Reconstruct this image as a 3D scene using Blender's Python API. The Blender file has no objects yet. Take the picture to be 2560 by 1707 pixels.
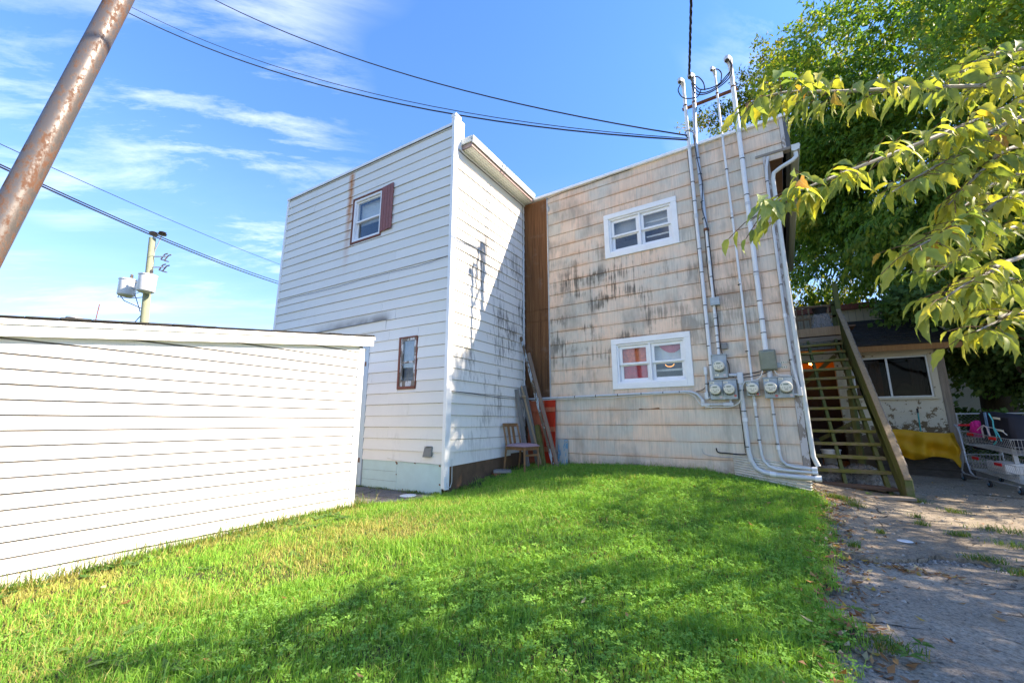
import bpy, bmesh, math, random
import numpy as np
from mathutils import Vector, Matrix, Euler
random.seed(7); RNG = np.random.default_rng(11)
R = math.radians
sc = bpy.context.scene
COL = sc.collection
# ------------------------------------------------------------------ camera
EYE = 1.15
cd = bpy.data.cameras.new('camera'); cam = bpy.data.objects.new('camera', cd); COL.objects.link(cam)
cam.location = (0, 0, EYE); cam.rotation_euler = (R(90) + math.atan(201.5/1020), 0, R(32))
cd.sensor_width = 36; cd.lens = 1020/2560*36; cd.clip_start = .05; cd.clip_end = 2000
sc.camera = cam
# ------------------------------------------------------------------ sun, sky, exposure
SUN = Vector((1.18, .474, 1.0)).normalized()
EL = math.asin(SUN.z); AZ = math.atan2(SUN.x, SUN.y)
ld = bpy.data.lights.new('sun', 'SUN'); ld.energy = 2.9; ld.angle = R(.55); ld.color = (1, .95, .86)
lo = bpy.data.objects.new('sun', ld); COL.objects.link(lo); lo.location = (20, 8, 25)
lo.rotation_euler = SUN.to_track_quat('Z', 'Y').to_euler()
sc.view_settings.view_transform = 'Standard'; sc.view_settings.look = 'None'
sc.view_settings.exposure = 2.3; sc.view_settings.gamma = 1
sc.view_settings.use_white_balance = True; sc.view_settings.white_balance_temperature = 8000; sc.view_settings.white_balance_tint = 14

def N(nt, t, **kw):
    n = nt.nodes.new(t)
    for k, v in kw.items():
        if k.startswith('i_'): n.inputs[int(k[2:])].default_value = v
        else: setattr(n, k, v)
    return n
def L(nt, a, b): nt.links.new(a, b)
def math_(nt, op, a, b=None, clamp=False):
    n = nt.nodes.new('ShaderNodeMath'); n.operation = op; n.use_clamp = clamp
    for i, v in enumerate((a, b)):
        if v is None: continue
        if isinstance(v, (int, float)): n.inputs[i].default_value = v
        else: nt.links.new(v, n.inputs[i])
    return n.outputs[0]
def ramp(nt, fac, stops, interp='LINEAR'):
    n = nt.nodes.new('ShaderNodeValToRGB'); cr = n.color_ramp; cr.interpolation = interp
    while len(cr.elements) < len(stops): cr.elements.new(.5)
    for e, (p, c) in zip(cr.elements, stops):
        e.position = p
        e.color = (c, c, c, 1) if isinstance(c, (int, float)) else (c[0], c[1], c[2], 1)
    nt.links.new(fac, n.inputs[0]); return n.outputs[0]
def noise(nt, vec, scale=5, detail=4, rough=.55, dist=0, dim='3D'):
    n = nt.nodes.new('ShaderNodeTexNoise'); n.noise_dimensions = dim
    n.inputs['Scale'].default_value = scale; n.inputs['Detail'].default_value = detail
    n.inputs['Roughness'].default_value = rough; n.inputs['Distortion'].default_value = dist
    if vec is not None: nt.links.new(vec, n.inputs['Vector'])
    return n.outputs[0]
def mapping(nt, vec, scale=(1, 1, 1), rot=(0, 0, 0), loc=(0, 0, 0)):
    n = nt.nodes.new('ShaderNodeMapping'); n.inputs['Scale'].default_value = scale
    n.inputs['Rotation'].default_value = rot; n.inputs['Location'].default_value = loc
    nt.links.new(vec, n.inputs['Vector']); return n.outputs[0]
def mix(nt, fac, a, b, mode='MIX'):
    n = nt.nodes.new('ShaderNodeMix'); n.data_type = 'RGBA'; n.blend_type = mode
    for s, v in ((n.inputs[0], fac), (n.inputs[6], a), (n.inputs[7], b)):
        if isinstance(v, (int, float)): s.default_value = v
        elif isinstance(v, tuple): s.default_value = (v[0], v[1], v[2], 1)
        else: nt.links.new(v, s)
    return n.outputs[2]

w = bpy.data.worlds.new('World'); sc.world = w; w.use_nodes = True
nt = w.node_tree; nt.nodes.clear()
sky = N(nt, 'ShaderNodeTexSky', sky_type='NISHITA'); sky.sun_disc = False
sky.sun_elevation = EL; sky.sun_rotation = AZ; sky.altitude = 1500; sky.air_density = 1.0; sky.dust_density = .1; sky.ozone_density = 3.2
hs = N(nt, 'ShaderNodeHueSaturation'); hs.inputs['Saturation'].default_value = 1.24; hs.inputs['Hue'].default_value = .508; hs.inputs['Value'].default_value = 1.0
L(nt, sky.outputs[0], hs.inputs['Color'])
tc = N(nt, 'ShaderNodeTexCoord')
sep = N(nt, 'ShaderNodeSeparateXYZ'); L(nt, tc.outputs['Generated'], sep.inputs[0])
zc = math_(nt, 'ADD', math_(nt, 'MAXIMUM', sep.outputs[2], 0.0), .22)
cx_ = math_(nt, 'DIVIDE', sep.outputs[0], zc); cy_ = math_(nt, 'DIVIDE', sep.outputs[1], zc)
cb = N(nt, 'ShaderNodeCombineXYZ'); L(nt, cx_, cb.inputs[0]); L(nt, cy_, cb.inputs[1])
m1 = mapping(nt, mapping(nt, cb.outputs[0], rot=(0, 0, R(46))), scale=(3.0, .85, 1), loc=(.75, .30, 0))
n1 = noise(nt, m1, 1.7, 10, .66, .35)
m2 = mapping(nt, cb.outputs[0], scale=(1, 1, 1), loc=(1.6, .75, 0))
n2 = noise(nt, m2, .95, 3, .5)
streak = ramp(nt, n1, ((.48, 0), (.82, 1)))
patch = ramp(nt, n2, ((.43, 0), (.68, 1)))
cl = math_(nt, 'MULTIPLY', streak, patch)
hz = ramp(nt, sep.outputs[2], ((.0, .42), (.10, .24), (.3, .06), (.55, .0)))
cl = math_(nt, 'ADD', math_(nt, 'MULTIPLY', cl, 1.15), math_(nt, 'MULTIPLY', hz, ramp(nt, n1, ((.3, .45), (.65, 1)))), clamp=True)
skc = mix(nt, math_(nt, 'MULTIPLY', cl, .88), hs.outputs[0], (5.0, 5.6, 6.8))
bg = N(nt, 'ShaderNodeBackground'); bg.inputs[1].default_value = .125
el_ = ramp(nt, sep.outputs[2], ((.0, .50), (.15, .60), (.42, .88), (.7, 1)))
skc = mix(nt, 1.0, skc, el_, 'MULTIPLY')
L(nt, skc, bg.inputs[0]); wo = N(nt, 'ShaderNodeOutputWorld'); L(nt, bg.outputs[0], wo.inputs[0])

# ------------------------------------------------------------------ materials
MATS = {}
def base_mat(name, rough=.7, spec=.3, metal=0):
    m = bpy.data.materials.new(name); m.use_nodes = True; MATS[name] = m
    t = m.node_tree; b = t.nodes['Principled BSDF']
    b.inputs['Roughness'].default_value = rough; b.inputs['Metallic'].default_value = metal
    b.inputs['Specular IOR Level'].default_value = spec
    return m, t, b
def pos(t):
    return N(t, 'ShaderNodeNewGeometry').outputs['Position']
def bump(t, b, h, strength=.3, dist=.01):
    n = N(t, 'ShaderNodeBump'); n.inputs['Strength'].default_value = strength; n.inputs['Distance'].default_value = dist
    L(t, h, n.inputs['Height']); L(t, n.outputs[0], b.inputs['Normal'])
def rnd(t): return N(t, 'ShaderNodeObjectInfo').outputs['Random']

def plain(name, col, rough=.6, var=.12, scale=12, metal=0, spec=.3, bmp=.15, stretch=(1, 1, 1)):
    m, t, b = base_mat(name, rough, spec, metal)
    n = noise(t, mapping(t, pos(t), scale=stretch), scale, 5, .6)
    c = ramp(t, n, ((.25, tuple(x*(1-var) for x in col)), (.75, tuple(min(1, x*(1+var)) for x in col))))
    L(t, c, b.inputs['Base Color'])
    L(t, ramp(t, n, ((.2, max(.05, rough-.1)), (.8, min(1, rough+.12)))), b.inputs['Roughness'])
    if bmp: bump(t, b, n, bmp, .004)
    return m
def wood(name, dark, light, rough=.85, axis='z', moss=None, mossamt=.5, scale=1.0, peel=None):
    m, t, b = base_mat(name, rough, .2)
    tcn = N(t, 'ShaderNodeTexCoord').outputs['Object']
    st = {'z': (30, 30, 1.6), 'x': (1.6, 30, 30), 'y': (30, 1.6, 30)}[axis]
    g = noise(t, mapping(t, tcn, scale=tuple(s*scale for s in st)), 1.4, 7, .68, .25)
    big = noise(t, pos(t), 3.2, 4, .6)
    c = ramp(t, g, ((.3, dark), (.68, light)))
    c = mix(t, math_(t, 'MULTIPLY', big, .45), c, tuple(x*.55 for x in dark))
    c = mix(t, .25, c, ramp(t, rnd(t), ((0, dark), (1, light))))
    if moss:
        mm = ramp(t, noise(t, pos(t), 6, 5, .65), ((.62-mossamt*.4, 0), (.74-mossamt*.3, 1)))
        c = mix(t, math_(t, 'MULTIPLY', mm, .85), c, moss)
    if peel:
        mm = ramp(t, noise(t, mapping(t, pos(t), scale=(1, 1, .35)), 14, 6, .65), ((.50, 1), (.53, 0)))
        c = mix(t, mm, c, peel)
    L(t, c, b.inputs['Base Color']); bump(t, b, g, .45, .004)
    return m

# white hardboard siding of the two-storey house: paint, grain, mildew, rust runs
def siding_mat():
    m, t, b = base_mat('white_siding', .62, .3)
    p = pos(t); s = N(t, 'ShaderNodeSeparateXYZ'); L(t, p, s.inputs[0])
    X, Y, Z = s.outputs
    grain = noise(t, mapping(t, p, scale=(3.5, 3.5, 60)), 3, 5, .7, .4)
    soft = noise(t, p, 1.1, 4, .6)
    base = mix(t, soft, (.66, .645, .60), (.77, .755, .71))
    base = mix(t, .16, base, ramp(t, rnd(t), ((0, (.60, .60, .56)), (1, (.84, .82, .77)))))
    base = mix(t, ramp(t, grain, ((.60, 0), (.80, .28))), base, (.42, .43, .42))
    # mildew streaks, on the side wall toward the inner corner, low and middle
    side = math_(t, 'GREATER_THAN', X, -4.13)
    stk = noise(t, mapping(t, p, scale=(26, 26, 2.4)), 1.0, 6, .72)
    area = noise(t, mapping(t, p, scale=(1, 1, .8), loc=(3.3, .2, .4)), 1.15, 3, .55)
    zone = math_(t, 'MULTIPLY', ramp(t, math_(t, 'DIVIDE', Z, 7.0), ((.08, .15), (.2, .55), (.32, .85), (.48, 1), (.66, .5), (.76, 0))),
                 ramp(t, math_(t, 'SUBTRACT', Y, 4.7), ((.08, 0), (.5, 1))))
    md = math_(t, 'MULTIPLY', ramp(t, math_(t, 'ADD', stk, math_(t, 'MULTIPLY', area, .72)), ((.86, 0), (1.02, 1))), math_(t, 'MULTIPLY', zone, side))
    base = mix(t, math_(t, 'MULTIPLY', md, .88), base, (.045, .042, .034))
    # faint general grime
    gr = ramp(t, noise(t, mapping(t, p, scale=(5, 5, 1.6), loc=(1, 4, 2)), 1.2, 6, .65), ((.56, 0), (.78, .45)))
    low = ramp(t, Z, ((.35, 1), (.95, .5), (1.0, .15)))
    base = mix(t, math_(t, 'MULTIPLY', gr, low), base, (.25, .24, .21))
    # rust run beside the upper window
    fs = N(t, 'ShaderNodeMath', operation='ADD'); L(t, X, fs.inputs[0]); fs.inputs[1].default_value = 0
    dx = math_(t, 'ABSOLUTE', math_(t, 'ADD', math_(t, 'ADD', X, 6.66), math_(t, 'MULTIPLY', math_(t, 'SUBTRACT', noise(t, mapping(t, p, scale=(0, 0, 3)), 2, 3, .6), .5), .10)))
    fr = math_(t, 'LESS_THAN', X, -4.4)
    zr = ramp(t, math_(t, 'DIVIDE', Z, 7.0), ((.56, 0), (.64, .35), (.70, .55), (.75, .9), (.86, 1), (.872, 0)))
    run = math_(t, 'MULTIPLY', math_(t, 'MULTIPLY', ramp(t, dx, ((.0, 1), (.035, .75), (.11, 0))), zr), ramp(t, noise(t, p, 16, 4, .7), ((.25, .5), (.5, 1))))
    # blob of rust at board edges left of the window
    bx = ramp(t, math_(t, 'ABSOLUTE', math_(t, 'ADD', X, 6.57)), ((.04, 1), (.16, 0)))
    bz = math_(t, 'MAXIMUM', ramp(t, math_(t, 'ABSOLUTE', math_(t, 'SUBTRACT', Z, 5.02)), ((.005, 1), (.05, 0))), ramp(t, math_(t, 'ABSOLUTE', math_(t, 'SUBTRACT', Z, 4.47)), ((.004, .9), (.022, 0))))
    blob = math_(t, 'MULTIPLY', math_(t, 'MULTIPLY', bx, bz), ramp(t, noise(t, p, 22, 4, .7), ((.42, 0), (.6, 1))))
    base = mix(t, math_(t, 'MULTIPLY', math_(t, 'MAXIMUM', run, blob), math_(t, 'MULTIPLY', fr, 1.0)), base, (.52, .17, .015))
    # soot over the patched board above the shed
    sl = math_(t, 'SUBTRACT', Z, 2.86)
    so = math_(t, 'MULTIPLY', ramp(t, sl, ((.0, 0), (.004, 1), (.06, .75), (.19, 0))), math_(t, 'MULTIPLY', ramp(t, math_(t, 'DIVIDE', math_(t, 'ADD', X, 8.0), 3.0), ((.10, 0), (.33, .7), (.85, 1), (.91, 0))), ramp(t, noise(t, p, 3.5, 4, .6), ((.3, .35), (.6, 1)))))
    base = mix(t, math_(t, 'MULTIPLY', so, math_(t, 'MULTIPLY', fr, .95)), base, (.13, .10, .075))
    L(t, base, b.inputs['Base Color']); bump(t, b, grain, .22, .003)
siding_mat()
# asbestos shingles: grey-beige with peach bleed-through and black mildew runs
def shingle_mat():
    m, t, b = base_mat('beige_shingle', .85, .2)
    p = pos(t); s = N(t, 'ShaderNodeSeparateXYZ'); L(t, p, s.inputs[0]); X, Y, Z = s.outputs
    comb = noise(t, mapping(t, p, scale=(55, 55, 1.1)), 1.0, 4, .6)
    r = rnd(t)
    peach = noise(t, mapping(t, p, scale=(1, 1, .85), loc=(2, 3, 5)), 1.35, 5, .62, .3)
    peach = math_(t, 'ADD', peach, math_(t, 'MULTIPLY', math_(t, 'SUBTRACT', r, .5), .16))
    c = mix(t, ramp(t, peach, ((.40, 0), (.64, 1))), (.595, .56, .485), (.85, .61, .45))
    c = mix(t, .22, c, ramp(t, r, ((0, (.55, .515, .42)), (.5, (.68, .585, .47)), (1, (.78, .605, .47)))))
    c = mix(t, ramp(t, comb, ((.40, .20), (.58, 0))), c, (.26, .24, .20))
    # warm bleeding along the lower part of each course
    fz = math_(t, 'FRACT', math_(t, 'DIVIDE', math_(t, 'ADD', Z, 5-.607), .25))
    c = mix(t, math_(t, 'MULTIPLY', ramp(t, fz, ((.0, .8), (.25, .2), (.8, .05), (1, .6))), ramp(t, noise(t, p, 2.3, 4, .6), ((.38, 0), (.6, 1)))), c, (.70, .42, .26))
    # black mildew runs
    stk = noise(t, mapping(t, p, scale=(23, 23, 1.35)), 1.0, 7, .75)
    ar = noise(t, mapping(t, p, loc=(7.1, 1.5, .9), scale=(1, 1, 1.3)), 1.75, 3, .55)
    zn = ramp(t, math_(t, 'DIVIDE', Z, 7.0), ((.10, .10), (.26, .30), (.33, .75), (.40, 1.0), (.55, 1.0), (.60, .6), (.66, .25), (.8, .2)))
    xn = ramp(t, math_(t, 'DIVIDE', math_(t, 'ADD', X, 4.0), 4.5), ((.10, .8), (.2, 1), (.5, .95), (.62, .55), (.8, .5), (.95, .45)))
    md = math_(t, 'ADD', math_(t, 'MULTIPLY', stk, .80), math_(t, 'MULTIPLY', ar, .78))
    mk = math_(t, 'MULTIPLY', ramp(t, md, ((.80, 0), (.915, 1))), math_(t, 'MULTIPLY', zn, xn), clamp=True)
    c = mix(t, math_(t, 'MULTIPLY', mk, .86), c, (.055, .05, .042))
    # soft grey soiling
    sg = ramp(t, noise(t, mapping(t, p, scale=(2.2, 2.2, .9), loc=(.3, 9, 4)), 1.3, 4, .6), ((.52, 0), (.72, .6)))
    c = mix(t, sg, c, (.20, .195, .175))
    # dirt splash near the ground
    c = mix(t, math_(t, 'MULTIPLY', ramp(t, Z, ((.40, .75), (.62, 0))), ramp(t, noise(t, p, 9, 5, .7), ((.35, .2), (.6, 1)))), c, (.17, .125, .08))
    L(t, c, b.inputs['Base Color'])
    bump(t, b, comb, .35, .003)
shingle_mat()
def brown_panel_mat():
    m, t, b = base_mat('brown_panel', .8, .08)
    p = pos(t); s = N(t, 'ShaderNodeSeparateXYZ'); L(t, p, s.inputs[0])
    g = noise(t, mapping(t, p, scale=(38, 38, 1.1)), 1.2, 6, .65, .2)
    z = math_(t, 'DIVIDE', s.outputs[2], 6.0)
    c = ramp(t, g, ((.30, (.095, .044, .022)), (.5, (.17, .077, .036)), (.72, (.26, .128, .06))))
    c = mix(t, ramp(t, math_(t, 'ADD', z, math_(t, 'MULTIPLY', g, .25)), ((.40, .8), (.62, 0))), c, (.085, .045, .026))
    c = mix(t, ramp(t, noise(t, p, 2.4, 5, .65), ((.55, 0), (.72, .6))), c, (.22, .155, .12))
    L(t, c, b.inputs['Base Color']); bump(t, b, g, .25, .003)
brown_panel_mat()
plain('vinyl_white', (.77, .77, .76), .45, .03, 3, bmp=.05)
def vinyl_dirt():
    t = MATS['vinyl_white'].node_tree; b = t.nodes['Principled BSDF']; p = pos(t); s = N(t, 'ShaderNodeSeparateXYZ'); L(t, p, s.inputs[0])
    old = b.inputs['Base Color'].links[0].from_socket
    k = math_(t, 'MULTIPLY', ramp(t, s.outputs[2], ((.10, .9), (.24, .35), (.5, 0))), ramp(t, noise(t, mapping(t, p, scale=(1, 1, .5)), 7, 6, .7), ((.42, 0), (.68, 1))))
    k2 = math_(t, 'MULTIPLY', ramp(t, noise(t, mapping(t, p, scale=(1, 5, .35)), 2.2, 6, .7), ((.60, 0), (.85, .35))), 1.0)
    L(t, mix(t, math_(t, 'MAXIMUM', k, k2), old, (.36, .33, .24)), b.inputs['Base Color'])
vinyl_dirt()
plain('trim_white', (.78, .79, .79), .5, .06, 8)
plain('sash_white', (.80, .81, .82), .4, .03, 8, bmp=.03)
plain('fascia_mauve', (.27, .20, .19), .5, .08)
plain('soffit_white', (.70, .72, .65), .55, .06)
plain('hole_dark', (.10, .11, .09), .9, .1)
plain('maroon', (.26, .095, .085), .55, .18, 14)
plain('rust_backing', (.26, .12, .06), .9, .3)
plain('brown_trim', (.21, .075, .05), .7, .3, 18)
plain('interior', (.045, .045, .05), .9, .2)
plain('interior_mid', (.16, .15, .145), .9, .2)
plain('upper_reflection_grey', (.30, .33, .34), .7, .2, 4)
plain('blind', (.62, .63, .60), .6, .06)
plain('curtain_red', (.50, .05, .075), .8, .3, 9)
plain('curtain_orange', (.72, .17, .07), .8, .4, 14)
plain('pane_reflection_grey', (.26, .29, .31), .8, .3, 6)
plain('cloth_pink', (.62, .16, .17), .8, .25, 9)
plain('cloth_white', (.62, .60, .58), .8, .12, 9)
plain('pvc_grey', (.52, .55, .57), .5, .07, 10)
plain('pvc_white', (.66, .69, .71), .5, .06, 10)
plain('galvanised', (.40, .43, .45), .42, .2, 22, metal=.5)
plain('meter_box', (.33, .38, .40), .5, .22, 14, metal=.25)
plain('meter_face', (.66, .63, .52), .35, .06, 30, bmp=0)
plain('meter_dark', (.06, .065, .06), .4, .1)
plain('lcd', (.20, .23, .17), .3, .1)
plain('sticker_red', (.62, .16, .14), .6, .15)
plain('sticker_pale', (.60, .50, .50), .6, .15)
plain('black_cable', (.018, .018, .02), .5, .1)
plain('white_cable', (.62, .62, .58), .5, .1)
plain('green_box', (.20, .215, .165), .75, .25, 7)
plain('grey_box', (.20, .20, .19), .7, .15)
plain('number_tile', (.72, .68, .55), .5, .05)
plain('ink', (.02, .02, .02), .6, .05, bmp=0)
plain('roof_dark', (.035, .034, .034), .95, .35, 40, bmp=.6)
plain('concrete_base', (.125, .075, .045), .9, .3, 7, bmp=.5)
plain('mint_paint', (.44, .60, .60), .6, .07, 6, bmp=.2)
plain('blue_grey_paint', (.44, .53, .58), .55, .05, 6)
plain('gutter_green', (.27, .30, .24), .5, .12)
plain('gutter_white', (.55, .58, .56), .45, .08)
plain('steel_dark', (.09, .095, .10), .5, .15)
plain('bolt_rust', (.17, .07, .035), .8, .4, 30)
plain('rope_cyan', (.05, .42, .46), .7, .1)
plain('plastic_red', (.62, .02, .025), .4, .1)
plain('chrome_grey', (.34, .355, .37), .35, .08, metal=.35)
plain('rubber', (.03, .03, .032), .8, .2)
plain('caster_blue', (.08, .22, .33), .5, .2)
plain('suitcase_navy', (.012, .013, .022), .7, .3)
plain('bag_pink', (.62, .02, .22), .6, .2)
plain('denim', (.14, .26, .42), .8, .2)
plain('bucket', (.50, .55, .60), .5, .05)
plain('teal_handle', (.02, .27, .27), .4, .1)
plain('cream_wall', (.50, .47, .36), .7, .08, 5)
plain('orange_glow_wall', (.52, .17, .02), .7, .15, 4)
plain('white_house', (.66, .67, .66), .6, .05)
plain('pole_wood', (.28, .30, .20), .85, .22, 20, stretch=(4, 4, .4), bmp=.4)
plain('transformer', (.62, .64, .66), .4, .04)
plain('insulator', (.13, .11, .10), .3, .2)
plain('seat_pink', (.34, .22, .235), .9, .14, 20)
plain('chair_wood', (.23, .115, .05), .6, .3, 26, stretch=(1, 1, .3))
plain('brick_red', (.32, .12, .06), .9, .3, 25)
plain('paver', (.25, .23, .20), .9, .2, 20, bmp=.5)
plain('soil', (.035, .030, .016), 1, .4, 14, bmp=.5)
plain('bark', (.10, .078, .055), .95, .35, 16, stretch=(3, 3, .5), bmp=.7)
plain('twig_grey', (.27, .26, .22), .7, .2, 30)
plain('twig_brown', (.15, .085, .05), .8, .25, 30)
plain('plate_white', (.72, .74, .76), .4, .05)
wood('weathered', (.13, .105, .085), (.36, .32, .27), axis='z')
wood('weathered_x', (.13, .105, .085), (.36, .32, .27), axis='x')
wood('grey_plank', (.12, .115, .11), (.29, .27, .25), axis='z', scale=.8)
wood('blue_grey_plank', (.30, .34, .37), (.48, .53, .56), axis='z', peel=(.13, .09, .06))
wood('brown_plank', (.15, .10, .075), (.33, .25, .20), axis='z')
wood('tan_stick', (.20, .135, .08), (.42, .31, .20), axis='z')
wood('mossy_post', (.10, .075, .03), (.24, .185, .08), axis='z', moss=(.11, .115, .03), mossamt=.7)
wood('mossy_tread', (.14, .11, .065), (.34, .28, .19), axis='x', moss=(.16, .165, .035), mossamt=.62)
wood('mossy_rail', (.08, .075, .045), (.20, .185, .13), axis='y', moss=(.085, .115, .035), mossamt=.9)
wood('rail_cap', (.15, .115, .075), (.36, .29, .20), axis='y')
wood('brown_tread', (.09, .055, .038), (.22, .155, .12), axis='x')
wood('fresh_wood', (.22, .11, .045), (.36, .20, .09), axis='z')
wood('deck_wood', (.22, .15, .09), (.45, .33, .22), axis='z')
wood('old_timber', (.05, .045, .04), (.12, .11, .10), axis='x', peel=None)
wood('peeling_wall', (.54, .505, .40), (.58, .545, .44), axis='x', rough=.7)
wood('peeling_trim', (.20, .16, .13), (.34, .29, .25), axis='z', peel=(.50, .47, .45))
wood('red_door', (.42, .022, .008), (.58, .045, .015), axis='z', rough=.5, peel=None)
wood('red_faded', (.42, .09, .04), (.56, .17, .09), axis='z', rough=.7)
wood('blue_board', (.10, .25, .36), (.15, .33, .45), axis='z', rough=.6, peel=(.36, .37, .34))
wood('peeling_sash', (.50, .52, .54), (.66, .68, .70), axis='z', rough=.7, peel=(.20, .17, .14))

def peel_wall():
    m = MATS['peeling_wall']; t = m.node_tree; b = t.nodes['Principled BSDF']
    p = pos(t); s = N(t, 'ShaderNodeSeparateXYZ'); L(t, p, s.inputs[0])
    n = noise(t, p, 9, 7, .7)
    z = ramp(t, math_(t, 'DIVIDE', s.outputs[2], 3.0), ((.28, .30), (.42, .10), (.50, .0)))
    z2 = math_(t, 'SUBTRACT', ramp(t, math_(t, 'DIVIDE', s.outputs[2], 3.0), ((.28, .22), (.40, .05), (.50, 0))), .0)
    k = ramp(t, math_(t, 'ADD', n, z2), ((.60, 0), (.625, 1)))
    old = b.inputs['Base Color'].links[0].from_socket
    L(t, mix(t, k, old, (.155, .11, .062)), b.inputs['Base Color'])
peel_wall()
def rust_pole():
    m, t, b = base_mat('rust_pole', .5, .3, .4)
    p = pos(t); n = noise(t, mapping(t, p, scale=(1, 1, .55)), 30, 8, .72); n2 = noise(t, p, 2.2, 4, .6)
    k = ramp(t, math_(t, 'ADD', n, math_(t, 'MULTIPLY', n2, .5)), ((.72, 0), (.86, 1)))
    c = mix(t, k, (.13, .118, .112), (.12, .06, .038))
    s = N(t, 'ShaderNodeSeparateXYZ'); L(t, p, s.inputs[0])
    L(t, c, b.inputs['Base Color']); L(t, ramp(t, k, ((0, .42), (1, .9))), b.inputs['Roughness']); L(t, ramp(t, k, ((0, .45), (1, .0))), b.inputs['Metallic'])
    bump(t, b, k, .25, .002)
rust_pole()
def asphalt(name, lo, hi, warm):
    m, t, b = base_mat(name, .92, .2)
    p = pos(t); f = noise(t, p, 42, 5, .8); g = noise(t, p, 1.3, 6, .65); k = noise(t, p, 120, 2, .5); mid = noise(t, p, 9, 5, .7)
    c = mix(t, ramp(t, g, ((.3, 0), (.7, 1))), lo, hi); c = mix(t, ramp(t, f, ((.38, .75), (.58, 0))), c, tuple(x*.35 for x in lo))
    c = mix(t, ramp(t, k, ((.60, 0), (.68, .75))), c, warm)
    c = mix(t, ramp(t, mid, ((.55, 0), (.75, .45))), c, (lo[0]*.7, lo[1]*.6, lo[2]*.48))
    vo = N(t, 'ShaderNodeTexVoronoi', feature='DISTANCE_TO_EDGE'); vo.inputs['Scale'].default_value = 1.6
    nz = N(t, 'ShaderNodeTexNoise'); nz.inputs['Scale'].default_value = 4; nz.inputs['Detail'].default_value = 5; L(t, p, nz.inputs['Vector'])
    L(t, mix(t, .14, p, nz.outputs[1], 'ADD'), vo.inputs['Vector'])
    cr = ramp(t, vo.outputs[0], ((.0035, 1), (.011, 0)))
    crm = math_(t, 'MULTIPLY', cr, ramp(t, noise(t, p, .9, 3, .5), ((.47, 0), (.56, 1))))
    c = mix(t, math_(t, 'MULTIPLY', crm, .85), c, (.022, .018, .013))
    L(t, c, b.inputs['Base Color']); bump(t, b, math_(t, 'SUBTRACT', math_(t, 'ADD', f, math_(t, 'MULTIPLY', mid, .6)), math_(t, 'MULTIPLY', crm, 1.5)), 1.0, .012)
asphalt('asphalt', (.29, .245, .195), (.49, .43, .35), (.40, .38, .34))
asphalt('asphalt_far', (.25, .208, .16), (.42, .365, .285), (.34, .30, .25))
asphalt('walkway_concrete', (.16, .15, .145), (.23, .21, .20), (.30, .28, .27))
def leafmat(name, trans=.35, rough=.5, spec=.25):
    m = bpy.data.materials.new(name); m.use_nodes = True; MATS[name] = m; t = m.node_tree
    b = t.nodes['Principled BSDF']; out = t.nodes['Material Output']
    a = N(t, 'ShaderNodeAttribute'); a.attribute_name = 'Col'
    b.inputs['Roughness'].default_value = rough; b.inputs['Specular IOR Level'].default_value = spec
    n = noise(t, pos(t), 30, 3, .6)
    c = mix(t, 1.0, a.outputs['Color'], ramp(t, n, ((.3, .86), (.7, 1.12))), 'MULTIPLY')
    L(t, c, b.inputs['Base Color'])
    tr = N(t, 'ShaderNodeBsdfTranslucent'); L(t, mix(t, 1.0, c, (1.15, 1.2, .55), 'MULTIPLY'), tr.inputs[0])
    mx = N(t, 'ShaderNodeMixShader'); mx.inputs[0].default_value = trans
    L(t, b.outputs[0], mx.inputs[1]); L(t, tr.outputs[0], mx.inputs[2]); L(t, mx.outputs[0], out.inputs[0])
leafmat('grass_blade', .38, .6, .2); leafmat('tree_leaf', .52, .5, .25); leafmat('litter', .1, .8, .1)
def big_leaf():
    m = bpy.data.materials.new('big_leaf'); m.use_nodes = True; MATS['big_leaf'] = m; t = m.node_tree
    b = t.nodes['Principled BSDF']; out = t.nodes['Material Output']
    r = rnd(t); ob = N(t, 'ShaderNodeTexCoord').outputs['Object']
    s = N(t, 'ShaderNodeSeparateXYZ'); L(t, ob, s.inputs[0])
    c = ramp(t, r, ((0, (.17, .25, .08)), (.35, (.26, .34, .10)), (.62, (.42, .45, .11)), (.9, (.62, .55, .09)), (.965, (.52, .27, .07)), (1, (.28, .12, .06))))
    n = noise(t, pos(t), 28, 4, .6)
    c = mix(t, ramp(t, n, ((.5, 0), (.75, .5))), c, (.14, .20, .04))
    vein = math_(t, 'ABSOLUTE', s.outputs[1])
    c = mix(t, ramp(t, vein, ((.0, .55), (.018, 0))), c, (.42, .43, .20))
    side = math_(t, 'SINE', math_(t, 'MULTIPLY', math_(t, 'SUBTRACT', s.outputs[0], math_(t, 'MULTIPLY', vein, .9)), 44))
    c = mix(t, ramp(t, side, ((.93, 0), (1, .28))), c, (.40, .42, .17))
    L(t, c, b.inputs['Base Color']); b.inputs['Roughness'].default_value = .5; b.inputs['Specular IOR Level'].default_value = .3
    tr = N(t, 'ShaderNodeBsdfTranslucent'); L(t, mix(t, 1.0, c, (1.25, 1.2, .5), 'MULTIPLY'), tr.inputs[0])
    mx = N(t, 'ShaderNodeMixShader'); mx.inputs[0].default_value = .42
    L(t, b.outputs[0], mx.inputs[1]); L(t, tr.outputs[0], mx.inputs[2]); L(t, mx.outputs[0], out.inputs[0])
    bump(t, b, side, .2, .002)
big_leaf()
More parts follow.
